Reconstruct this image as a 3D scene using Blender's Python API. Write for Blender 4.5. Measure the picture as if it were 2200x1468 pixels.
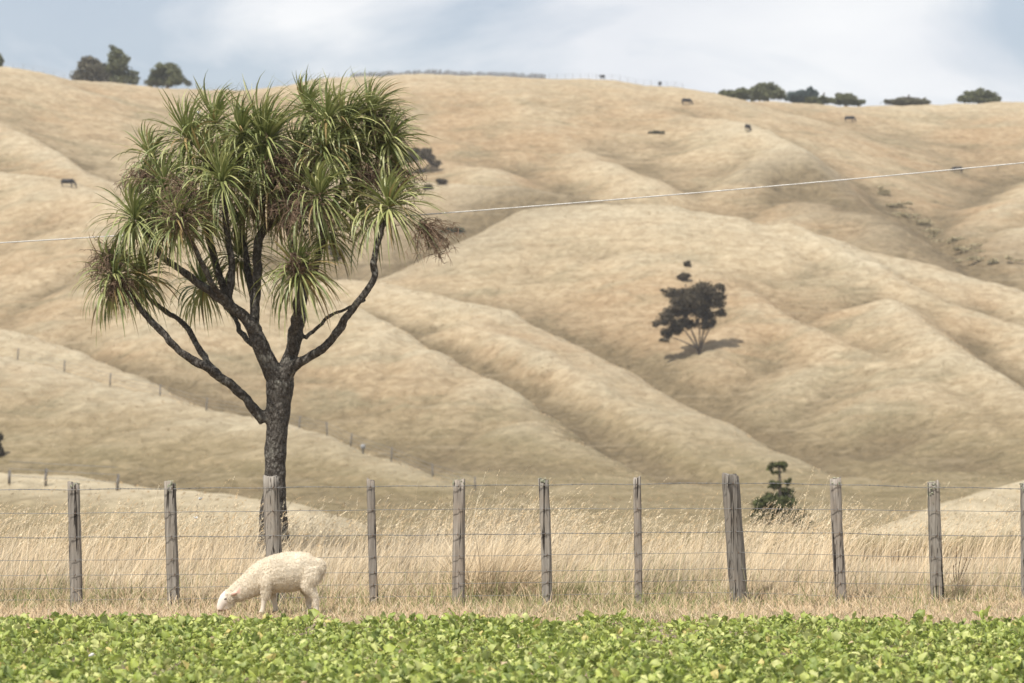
import bpy, math, random
import numpy as np
from mathutils import Vector, Matrix

# ------------------------------------------------------------------ camera, sky, sun, exposure
for o in list(bpy.data.objects):
    bpy.data.objects.remove(o)
scene = bpy.context.scene
COL = scene.collection
R = math.radians
FPX = 6111.0                     # focal length in pixels of the 2200 px wide photograph (100 mm lens)
PITCH = math.atan((980 - 734) / FPX)
CAM = np.array([0.0, 0.0, 1.6])

cam_data = bpy.data.cameras.new('camera')
cam_data.lens = 100; cam_data.sensor_width = 36
cam_data.clip_start = 0.5; cam_data.clip_end = 6000
cam_data.dof.use_dof = True
cam_data.dof.focus_distance = 30.2
cam_data.dof.aperture_fstop = 3.0
cam = bpy.data.objects.new('camera', cam_data); COL.objects.link(cam)
cam.location = CAM; cam.rotation_euler = (math.pi / 2 + PITCH, 0, 0)
scene.camera = cam

SUN_EL, SUN_AZ = R(58), R(218)    # azimuth clockwise from +Y: behind the camera, to its left
to_sun = Vector((math.sin(SUN_AZ) * math.cos(SUN_EL), math.cos(SUN_AZ) * math.cos(SUN_EL), math.sin(SUN_EL)))
world = bpy.data.worlds.new('World'); scene.world = world; world.use_nodes = True
wn = world.node_tree.nodes; wl = world.node_tree.links; wn.clear()
def N(nodes, t, **kw):
    n = nodes.new(t)
    for k, v in kw.items(): setattr(n, k, v)
    return n
out = N(wn, 'ShaderNodeOutputWorld'); bg = N(wn, 'ShaderNodeBackground')
sky = N(wn, 'ShaderNodeTexSky', sky_type='NISHITA'); sky.sun_disc = False
sky.sun_elevation = SUN_EL; sky.sun_rotation = SUN_AZ
sky.air_density = 1.0; sky.dust_density = 2.0; sky.ozone_density = 1.2; sky.altitude = 100
# broken cloud over the whole sky: noise on a cloud layer seen in perspective
tc = N(wn, 'ShaderNodeTexCoord'); sep = N(wn, 'ShaderNodeSeparateXYZ'); wl.new(tc.outputs['Generated'], sep.inputs[0])
den = N(wn, 'ShaderNodeMath', operation='MAXIMUM'); wl.new(sep.outputs['Z'], den.inputs[0]); den.inputs[1].default_value = 0.0
add = N(wn, 'ShaderNodeMath', operation='ADD'); wl.new(den.outputs[0], add.inputs[0]); add.inputs[1].default_value = 0.30
dx = N(wn, 'ShaderNodeMath', operation='DIVIDE'); wl.new(sep.outputs['X'], dx.inputs[0]); wl.new(add.outputs[0], dx.inputs[1])
dy = N(wn, 'ShaderNodeMath', operation='DIVIDE'); wl.new(sep.outputs['Y'], dy.inputs[0]); wl.new(add.outputs[0], dy.inputs[1])
cmb = N(wn, 'ShaderNodeCombineXYZ'); wl.new(dx.outputs[0], cmb.inputs[0]); wl.new(dy.outputs[0], cmb.inputs[1])
cmb.inputs[2].default_value = 3.7
cn = N(wn, 'ShaderNodeTexNoise'); wl.new(cmb.outputs[0], cn.inputs['Vector'])
cn.inputs['Scale'].default_value = 2.7; cn.inputs['Detail'].default_value = 7; cn.inputs['Roughness'].default_value = 0.52
cn.inputs['Distortion'].default_value = 0.5
cr = N(wn, 'ShaderNodeValToRGB'); wl.new(cn.outputs[0], cr.inputs[0])
cr.color_ramp.elements[0].position = 0.43; cr.color_ramp.elements[0].color = (0.38, 0.38, 0.38, 1)
cr.color_ramp.elements[1].position = 0.57; cr.color_ramp.elements[1].color = (1, 1, 1, 1)
cn2 = N(wn, 'ShaderNodeTexNoise'); wl.new(cmb.outputs[0], cn2.inputs['Vector'])
cn2.inputs['Scale'].default_value = 3.6; cn2.inputs['Detail'].default_value = 4
cc = N(wn, 'ShaderNodeValToRGB'); wl.new(cn2.outputs[0], cc.inputs[0])
cc.color_ramp.elements[0].position = 0.38; cc.color_ramp.elements[0].color = (7.3, 7.5, 7.9, 1)
cc.color_ramp.elements[1].position = 0.66; cc.color_ramp.elements[1].color = (8.7, 8.75, 8.8, 1)
mx = N(wn, 'ShaderNodeMix', data_type='RGBA')
fm = N(wn, 'ShaderNodeMath', operation='MULTIPLY'); wl.new(cr.outputs[0], fm.inputs[0]); fm.inputs[1].default_value = 0.95
wl.new(fm.outputs[0], mx.inputs['Factor']); wl.new(sky.outputs[0], mx.inputs['A']); wl.new(cc.outputs[0], mx.inputs['B'])
wl.new(mx.outputs['Result'], bg.inputs['Color']); bg.inputs['Strength'].default_value = 0.10
wl.new(bg.outputs[0], out.inputs['Surface'])

sun_data = bpy.data.lights.new('sun', 'SUN'); sun_data.energy = 4.8; sun_data.angle = R(0.55)
sun_data.color = (1.0, 0.945, 0.85)
sun = bpy.data.objects.new('sun', sun_data); COL.objects.link(sun)
sun.rotation_euler = to_sun.to_track_quat('Z', 'Y').to_euler(); sun.location = (-20, -10, 60)

scene.render.engine = 'CYCLES'
scene.view_settings.view_transform = 'Standard'; scene.view_settings.look = 'None'
scene.view_settings.exposure = 0.24; scene.view_settings.gamma = 1.0
scene.view_settings.use_curve_mapping = False
scene.cycles.use_denoising = True
scene.cycles.max_bounces = 6; scene.cycles.transparent_max_bounces = 8
scene.cycles.sample_clamp_indirect = 6

# ------------------------------------------------------------------ helpers
rng = np.random.default_rng(7)
rnd = random.Random(11)

def unproj(px, py, Y):
    """a point of the place: photo direction (2200 px scale) at distance Y"""
    a = (px - 1100) / FPX; b = (734 - py) / FPX
    d = np.array([a, math.cos(PITCH) - b * math.sin(PITCH), math.sin(PITCH) + b * math.cos(PITCH)])
    return CAM + d * (Y / d[1])

def link(o, parent=None):
    COL.objects.link(o)
    if parent is not None: o.parent = parent
    return o

def tag(o, label=None, cat=None, group=None, kind=None):
    if label: o['label'] = label
    if cat: o['category'] = cat
    if group: o['group'] = group
    if kind: o['kind'] = kind
    return o

def empty(name, loc=(0, 0, 0), rz=0.0):
    o = bpy.data.objects.new(name, None); o.location = loc; o.rotation_euler = (0, 0, rz)
    o.empty_display_size = 0.2
    return link(o)

def np_mesh(name, V, F, mat, parent=None, col=None, smooth=True, mesh_only=False):
    """V (n,3); F (m,k) all faces with k corners; col (n,3) point colours"""
    V = np.asarray(V, dtype=np.float32); F = np.asarray(F, dtype=np.int32)
    me = bpy.data.meshes.new(name)
    m, k = F.shape
    me.vertices.add(len(V)); me.vertices.foreach_set('co', V.ravel())
    me.loops.add(m * k); me.loops.foreach_set('vertex_index', F.ravel())
    me.polygons.add(m); me.polygons.foreach_set('loop_start', np.arange(0, m * k, k, dtype=np.int32))
    me.polygons.foreach_set('loop_total', np.full(m, k, dtype=np.int32))
    if smooth: me.polygons.foreach_set('use_smooth', np.ones(m, dtype=bool))
    if col is not None:
        at = me.color_attributes.new('Col', 'FLOAT_COLOR', 'POINT')
        c4 = np.ones((len(V), 4), dtype=np.float32); c4[:, :3] = col
        at.data.foreach_set('color', c4.ravel())
    me.update(calc_edges=True); me.validate()
    if mat is not None: me.materials.append(mat)
    if mesh_only: return me
    return link(bpy.data.objects.new(name, me), parent)

class Geo:
    """collects triangles/quads (quads stored as two triangles) into one mesh"""
    def __init__(s): s.V = []; s.F = []; s.C = []; s.n = 0
    def add(s, V, F, c=None):
        V = np.asarray(V, float); F = np.asarray(F, int)
        if F.shape[1] == 4: F = np.concatenate([F[:, [0, 1, 2]], F[:, [0, 2, 3]]])
        s.V.append(V); s.F.append(F + s.n); s.n += len(V)
        if c is None: c = (1, 1, 1)
        c = np.asarray(c, float)
        s.C.append(np.tile(c, (len(V), 1)) if c.ndim == 1 else c)
    def build(s, name, mat, parent=None, smooth=True, mesh_only=False):
        return np_mesh(name, np.concatenate(s.V), np.concatenate(s.F), mat, parent, np.concatenate(s.C), smooth, mesh_only)

def frames(P):
    P = np.asarray(P, float); T = np.gradient(P, axis=0)
    T /= np.linalg.norm(T, axis=1)[:, None] + 1e-9
    ref = np.array([0, 1.0, 0]) if abs(T[0] @ np.array([0, 1.0, 0])) < 0.9 else np.array([1.0, 0, 0])
    A = []; u = ref - T[0] * (ref @ T[0]); u /= np.linalg.norm(u)
    for t in T:
        u = u - t * (u @ t); u /= np.linalg.norm(u) + 1e-9; A.append(u.copy())
    A = np.array(A); B = np.cross(T, A)
    return T, A, B

def resample(P, n, extra=None):
    """Catmull-Rom through the points"""
    P = np.asarray(P, float); Q = np.vstack([2 * P[0] - P[1], P, 2 * P[-1] - P[-2]])
    ts = np.linspace(0, len(P) - 1 - 1e-6, n); out = []
    for t in ts:
        i = int(t); f = t - i; a, b, c, d = Q[i], Q[i + 1], Q[i + 2], Q[i + 3]
        out.append(0.5 * ((2 * b) + (c - a) * f + (2 * a - 5 * b + 4 * c - d) * f * f + (3 * b - a - 3 * c + d) * f ** 3))
    return np.array(out)

def tube(P, r, seg=8, caps=True, ry=None, jit=0.0, seed=0):
    """loft of rings along P; r, ry arrays (along A and B axes)"""
    P = np.asarray(P, float); n = len(P); r = np.broadcast_to(r, n); ry = r if ry is None else np.broadcast_to(ry, n)
    T, A, B = frames(P); g = np.random.default_rng(seed)
    ang = np.linspace(0, 2 * math.pi, seg, endpoint=False)
    jj = 1 + jit * g.standard_normal((n, seg)) if jit else np.ones((n, seg))
    V = P[:, None, :] + (np.cos(ang)[None, :, None] * A[:, None, :] * (r[:, None, None])
                         + np.sin(ang)[None, :, None] * B[:, None, :] * (ry[:, None, None])) * jj[:, :, None]
    V = V.reshape(-1, 3); F = []
    for i in range(n - 1):
        for j in range(seg):
            a = i * seg + j; b = i * seg + (j + 1) % seg
            F.append((a, b, b + seg, a + seg))
    if caps:
        V = np.vstack([V, P[:1], P[-1:]]); c0 = n * seg
        for j in range(seg):
            F.append((c0, (j + 1) % seg, j, c0)); F.append((c0 + 1, (n - 1) * seg + j, (n - 1) * seg + (j + 1) % seg, c0 + 1))
    F = np.array(F); tri = np.concatenate([F[:, [0, 1, 2]], F[:, [0, 2, 3]]])
    tri = tri[(tri[:, 0] != tri[:, 1]) & (tri[:, 1] != tri[:, 2]) & (tri[:, 0] != tri[:, 2])]
    return V, tri

# value noise for shapes
def _h(ix, iy, iz, s):
    n = (ix * 374761393 + iy * 668265263 + iz * 2147483647 + s * 1274126177) & 0xFFFFFFFF
    n = ((n ^ (n >> 13)) * 1274126177) & 0xFFFFFFFF
    return ((n ^ (n >> 16)) & 0xFFFF) / 32767.5 - 1.0
def vnoise(x, y, z=None, s=0):
    x = np.asarray(x, float); y = np.asarray(y, float); z = np.zeros_like(x) if z is None else np.asarray(z, float)
    ix, iy, iz = np.floor(x).astype(np.int64), np.floor(y).astype(np.int64), np.floor(z).astype(np.int64)
    fx, fy, fz = x - ix, y - iy, z - iz
    fx, fy, fz = [f * f * (3 - 2 * f) for f in (fx, fy, fz)]
    r = 0
    for a in (0, 1):
        for b in (0, 1):
            for c in (0, 1):
                w = (fx if a else 1 - fx) * (fy if b else 1 - fy) * (fz if c else 1 - fz)
                r = r + w * _h(ix + a, iy + b, iz + c, s)
    return r
def fbm(x, y, z=None, o=4, s=0):
    r = 0; a = 1; t = 0
    for i in range(o):
        k = 2.03 ** i
        r = r + a * vnoise(np.asarray(x) * k + 17.3 * i, np.asarray(y) * k - 9.1 * i, None if z is None else np.asarray(z) * k, s + i)
        t += a; a *= 0.5
    return r / t

# ------------------------------------------------------------------ materials
def material(name, build, rough=0.8, spec=0.3):
    m = bpy.data.materials.new(name); m.use_nodes = True
    nt = m.node_tree; b = nt.nodes['Principled BSDF']
    b.inputs['Roughness'].default_value = rough; b.inputs['Specular IOR Level'].default_value = spec
    build(nt, nt.nodes, nt.links, b)
    return m
def ramp(n, l, fac, stops):
    r = N(n, 'ShaderNodeValToRGB'); e = r.color_ramp.elements
    while len(e) < len(stops): e.new(0.5)
    for el, (p, c) in zip(e, stops): el.position = p; el.color = (*c, 1)
    l.new(fac, r.inputs[0]); return r.outputs[0]
def noise(n, l, vec, scale, detail=4, rough=0.55, dist=0.0):
    t = N(n, 'ShaderNodeTexNoise'); t.inputs['Scale'].default_value = scale; t.inputs['Detail'].default_value = detail
    t.inputs['Roughness'].default_value = rough; t.inputs['Distortion'].default_value = dist
    l.new(vec, t.inputs['Vector']); return t.outputs[0]
def mapping(n, l, vec, scale=(1, 1, 1), loc=(0, 0, 0), rot=(0, 0, 0)):
    t = N(n, 'ShaderNodeMapping'); t.inputs['Scale'].default_value = scale; t.inputs['Location'].default_value = loc
    t.inputs['Rotation'].default_value = rot; l.new(vec, t.inputs['Vector']); return t.outputs[0]
def mixc(n, l, fac, a, b, mode='MIX'):
    t = N(n, 'ShaderNodeMix', data_type='RGBA', blend_type=mode)
    for s, v in (('Factor', fac), ('A', a), ('B', b)):
        i = t.inputs[s] if s != 'Factor' else t.inputs['Factor']
        if isinstance(v, (int, float)): i.default_value = v
        elif isinstance(v, tuple): i.default_value = (*v, 1)
        else: l.new(v, i)
    return t.outputs['Result']
def math2(n, l, op, a, b):
    t = N(n, 'ShaderNodeMath', operation=op)
    for i, v in enumerate((a, b)):
        if isinstance(v, (int, float)): t.inputs[i].default_value = v
        else: l.new(v, t.inputs[i])
    return t.outputs[0]
def bump(n, l, b, h, strength=0.5, dist=0.05):
    t = N(n, 'ShaderNodeBump'); t.inputs['Strength'].default_value = strength; t.inputs['Distance'].default_value = dist
    l.new(h, t.inputs['Height']); l.new(t.outputs[0], b.inputs['Normal'])
def objcoord(n): return N(n, 'ShaderNodeTexCoord').outputs['Object']
def attr(n): 
    a = N(n, 'ShaderNodeAttribute'); a.attribute_name = 'Col'; return a.outputs['Color']

def leaf_material(name, trans=0.35, rough=0.5, spec=0.3, tint=(1, 1, 1), upward=0.0):
    """thin plant tissue coloured by its own colour attribute, letting some light through"""
    m = bpy.data.materials.new(name); m.use_nodes = True; nt = m.node_tree; n, l = nt.nodes, nt.links
    b = n['Principled BSDF']; o = n['Material Output']
    b.inputs['Roughness'].default_value = rough; b.inputs['Specular IOR Level'].default_value = spec
    c = mixc(n, l, 1.0, attr(n), tint, 'MULTIPLY'); l.new(c, b.inputs['Base Color'])
    t = N(n, 'ShaderNodeBsdfTranslucent'); l.new(c, t.inputs['Color'])
    if upward:      # normals tilted up and toward the camera so the grass shades brighter
        ge = N(n, 'ShaderNodeNewGeometry'); va = N(n, 'ShaderNodeVectorMath', operation='ADD'); l.new(ge.outputs['Normal'], va.inputs[0]); va.inputs[1].default_value = (0, -0.3 * upward, upward)
        vn = N(n, 'ShaderNodeVectorMath', operation='NORMALIZE'); l.new(va.outputs[0], vn.inputs[0]); l.new(vn.outputs[0], b.inputs['Normal'])
    mx = N(n, 'ShaderNodeMixShader'); mx.inputs[0].default_value = trans
    l.new(b.outputs[0], mx.inputs[1]); l.new(t.outputs[0], mx.inputs[2]); l.new(mx.outputs[0], o.inputs['Surface'])
    return m

# ------------------------------------------------------------------ the land: valley floor, spurs, gullies, skyline ridge
def line(pts): return np.array([unproj(*p) for p in pts])
SPURS = [  # (crest line as photo direction + distance, slope in front, slope behind, roundness)
    (line([(-500,120,560),(-200,130,560),(0,152,565),(150,176,570),(300,191,575),(430,198,585),(600,190,595),(740,170,600),(900,165,600),(1100,166,600),(1300,178,600),(1400,189,600),(1470,213,605),(1600,221,615),(1800,231,625),(2000,231,630),(2200,225,630),(2700,215,640)]), 0.40, 0.25, 5.40),
    # upper left spurs
    (line([(-300,190,545),(0,262,500),(110,325,475),(200,378,455),(285,412,435),(400,470,410)]), 0.45, 0.8, 1.20),
    (line([(-300,330,465),(0,368,450),(150,394,436),(300,440,415),(420,520,390),(560,590,365)]), 0.42, 0.7, 1.80),
    # centre upper shoulders
    (line([(820,330,540),(960,350,520),(1050,362,510)]), 0.45, 0.6, 1.80),
    (line([(700,380,500),(900,392,490),(1100,405,480),(1300,425,470),(1420,470,455)]), 0.45, 0.6, 1.80),
    (line([(1080,262,565),(1170,280,550),(1260,330,525),(1380,385,500)]), 0.45, 0.6, 1.80),
    (line([(1200,240,580),(1450,250,560),(1600,262,545),(1700,315,520),(1820,390,495),(1950,455,470),(2060,530,450),(2200,600,430),(2400,680,410)]), 0.42, 0.8, 1.20),
    # right upper hillside
    (line([(2500,330,570),(2300,360,550),(2200,420,520),(2080,500,485)]), 0.40, 0.45, 1.80),
    (line([(2500,400,520),(2300,450,495),(2200,490,480),(2110,540,462)]), 0.45, 0.5, 1.20),
    # big central knob
    (line([(700,668,395),(830,594,408),(950,534,420),(1040,487,428),(1130,452,432),(1300,438,432),(1450,442,428),(1600,468,422),(1800,518,415),(2000,574,405),(2200,627,395),(2450,690,385)]), 0.42, 0.85, 1.20),
    # knob's right shoulder and creases
    (line([(1700,480,418),(1850,560,400),(1960,618,388),(2060,662,380),(2200,705,372),(2450,780,360)]), 0.46, 0.75, 0.90),
    (line([(1450,560,402),(1560,600,392),(1650,650,380),(1800,735,362),(1950,812,345),(2100,900,325),(2250,990,305),(2400,1080,290)]), 0.42, 0.75, 0.90),
    (line([(1900,640,378),(2050,760,350),(2200,850,332),(2350,930,310)]), 0.42, 0.7, 0.90),
    # spurs running down to the right, in front of the knob
    (line([(720,600,392),(830,610,388),(960,640,378),(1080,665,370),(1200,705,360),(1350,768,345),(1450,835,330),(1600,905,312),(1750,975,295),(1900,1045,278),(2020,1110,262)]), 0.44, 0.75, 1.8),
    (line([(1020,690,358),(1150,740,345),(1300,835,325),(1450,922,305),(1600,1012,285),(1720,1085,268)]), 0.46, 0.7, 2.2),
    (line([(560,590,372),(700,645,362),(860,695,350),(960,742,341),(1060,805,330),(1200,885,315),(1350,970,295),(1480,1050,278),(1560,1110,262)]), 0.40, 0.8, 1.6),
    # left lower spurs with the hill fence
    (line([(-300,620,345),(0,692,335),(130,722,328),(330,800,312),(450,850,300),(560,892,290),(640,930,282)]), 0.45, 0.65, 0.90),
    (line([(-300,720,300),(0,762,290),(120,790,284),(250,828,276),(450,880,264),(560,905,258),(660,935,250),(800,985,240),(900,1030,230),(1020,1085,220),(1100,1125,210)]), 0.34, 0.6, 1.20),
    # low rises on the valley floor
    (line([(-300,1010,150),(0,1026,146),(150,1036,142),(300,1046,138),(450,1062,132),(600,1095,124),(720,1142,116)]), 0.22, 0.3, 0.48),
    (line([(1960,1160,112),(2040,1095,116),(2120,1060,118),(2200,1040,120),(2350,1010,124),(2600,980,130)]), 0.30, 0.4, 0.30),
]
GULLIES = [  # (line in plan as photo direction + distance, depth, width)
    (line([(560,540,455),(720,590,436),(830,598,431),(900,560,441),(990,500,449),(1120,455,457)]), 9, 9.5),
    (line([(1120,455,457),(1300,440,460),(1480,450,456),(1650,480,447)]), 3.5, 8),
    (line([(1760,380,500),(1950,470,478),(2060,545,455),(2160,590,437),(2350,660,415)]), 4, 7),
    (line([(960,722,352),(1060,780,342),(1200,862,327),(1350,950,307),(1480,1030,290),(1570,1090,274)]), 3.2, 5.5),
    (line([(1250,700,366),(1400,770,350),(1520,850,332),(1680,930,312),(1850,1010,292)]), 2.4, 6),
    (line([(100,705,342),(330,785,322),(480,850,306),(640,920,290)]), 2.0, 6),
]
BASE_Y = [-60, 0, 45, 70, 110, 150, 200, 250, 300, 350, 400, 450, 500, 550, 600, 660, 800, 1000, 1500, 2600]
BASE_Z = [0, 0, 0, -0.6, -2.2, -2.8, -3.0, -2.6, -0.5, 4, 11, 20, 32, 46, 60, 62, 45, 20, -20, -60]

def poly_dist(x, y, P):
    best = np.full(x.shape, 1e9)
    for a, b in zip(P[:-1], P[1:]):
        ex, ey = b[0] - a[0], b[1] - a[1]; L = ex * ex + ey * ey + 1e-9
        t = np.clip(((x - a[0]) * ex + (y - a[1]) * ey) / L, 0, 1)
        best = np.minimum(best, np.hypot(x - a[0] - t * ex, y - a[1] - t * ey))
    return best

def spur_height(x, y, P, sf, sb, r):
    """crest polyline with a gentler slope on the camera's side and a steeper one behind"""
    best = np.full(x.shape, -1e9)
    for a, b in zip(P[:-1], P[1:]):
        ex, ey = b[0] - a[0], b[1] - a[1]; L = ex * ex + ey * ey + 1e-9; le = math.sqrt(L)
        t = np.clip(((x - a[0]) * ex + (y - a[1]) * ey) / L, 0, 1)
        ox, oy = x - a[0] - t * ex, y - a[1] - t * ey
        d = np.hypot(ox, oy)
        side = (ex * oy - ey * ox) / (le * (d + 0.5))          # +1 behind (left of travel to the right), -1 in front
        k = 0.5 + 0.5 * np.clip(side * 1.4, -1, 1)
        s = sf + (sb - sf) * k
        best = np.maximum(best, a[2] + t * (b[2] - a[2]) - (np.sqrt((s * d) ** 2 + r * r) - r))
    return best

def H(x, y):
    x = np.asarray(x, float); y = np.asarray(y, float)
    far = np.clip((y - 75) / 90, 0, 1)
    xw = x + far * 1.6 * fbm(x * 0.05, y * 0.05, o=3, s=31); yw = y + far * 2.0 * fbm(x * 0.045, y * 0.045, o=3, s=41)
    base = np.interp(yw, BASE_Y, BASE_Z)
    zs = [base + far * 1.5 * fbm(x * 0.02, y * 0.02, o=3, s=5)]
    for P, sf, sb, r in SPURS:
        zs.append(spur_height(xw, yw, P, sf, sb, r))
    Z = np.stack(zs); k = 0.2 + 0.45 * np.clip((y - 100) / 150, 0, 1)
    m = Z.max(0); z = m + k * np.log(np.exp((Z - m) / k).sum(0))
    for P, dep, w in GULLIES:
        z = z - dep * np.exp(-(poly_dist(xw, yw, P) / w) ** 2)
    near = np.clip((y - 55) / 45, 0, 1)
    z = base * (1 - near) + z * near
    z = z + far * (0.62 * fbm(x * 0.11, y * 0.16, o=4, s=12) + 0.22 * fbm(x * 0.45, y * 0.9, o=3, s=22))
    z = z + (1 - far) * 0.03 * fbm(x * 0.9, y * 0.9, o=3, s=3)
    return z

def hit(px, py, y0=60.0, y1=900.0):
    """first point of the land in that direction of the photograph"""
    ys = np.arange(y0, y1, 0.5); a = unproj(px, py, 1.0) - CAM
    X = CAM[0] + a[0] * ys; Z = CAM[2] + a[2] * ys
    g = H(X, ys); k = np.nonzero(g >= Z)[0]
    if len(k) == 0: return None
    i = k[0]; return np.array([X[i], ys[i], g[i]])

def hit_crest(px, near_y, span=40):
    """highest-looking point of the land in that column near a distance (a skyline)"""
    ys = np.arange(near_y - span, near_y + span, 0.5); a = (px - 1100) / FPX
    X = a * ys / math.cos(PITCH); g = H(X, ys); i = int(np.argmax((g - 1.6) / ys))
    return np.array([X[i], ys[i], g[i]])

# one sheet from behind the camera over the skyline and far beyond
ys = np.concatenate([np.linspace(-38, 15, 12), np.arange(16, 34, 0.5), np.arange(34, 100, 1.0), np.arange(100, 680, 1.15),
                     np.linspace(682, 900, 45), np.linspace(920, 2500, 30)])
us = np.concatenate([np.linspace(-0.60, -0.215, 30, endpoint=False), np.linspace(-0.215, 0.215, 370), np.linspace(0.215, 0.60, 31)[1:]])
YY, UU = np.meshgrid(ys, us, indexing='ij'); XX = UU * (YY + 40)
ZZ = H(XX, YY)
nr, nc = XX.shape
idx = np.arange(nr * nc).reshape(nr, nc)
quads = np.stack([idx[:-1, :-1], idx[:-1, 1:], idx[1:, 1:], idx[1:, :-1]], -1).reshape(-1, 4)

# where the land is hollow (moister, browner and greener growth) and where it is a crest (bleached grass)
def blur(A, w):
    for ax in (0, 1):
        P = np.pad(A, [(w, w) if i == ax else (0, 0) for i in (0, 1)], mode='edge')
        c = np.cumsum(P, axis=ax); c = np.concatenate([np.zeros_like(np.take(c, [0], ax)), c], axis=ax)
        n_ = A.shape[ax]
        A = (np.take(c, np.arange(2 * w + 1, 2 * w + 1 + n_), ax) - np.take(c, np.arange(n_), ax)) / (2 * w + 1)
    return A
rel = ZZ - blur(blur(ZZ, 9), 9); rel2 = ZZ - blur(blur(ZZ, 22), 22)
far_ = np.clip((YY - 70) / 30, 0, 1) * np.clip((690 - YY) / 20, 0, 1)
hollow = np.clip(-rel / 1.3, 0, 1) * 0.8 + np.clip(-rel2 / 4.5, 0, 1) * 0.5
gul_ = sum(np.exp(-(poly_dist(XX, YY, P) / (2.1 * w)) ** 2) for P, dep, w in GULLIES[:3])       # damp growth, darkened further to put the gully shade into the colour
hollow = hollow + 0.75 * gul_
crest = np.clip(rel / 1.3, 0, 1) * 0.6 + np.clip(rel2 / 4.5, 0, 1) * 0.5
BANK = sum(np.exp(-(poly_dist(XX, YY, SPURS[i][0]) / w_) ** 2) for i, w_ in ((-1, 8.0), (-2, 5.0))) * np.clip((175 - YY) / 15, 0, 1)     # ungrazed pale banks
LANDCOL = np.stack([np.clip(hollow * far_, 0, 1), np.clip(crest * far_, 0, 1), BANK], -1).reshape(-1, 3)

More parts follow.
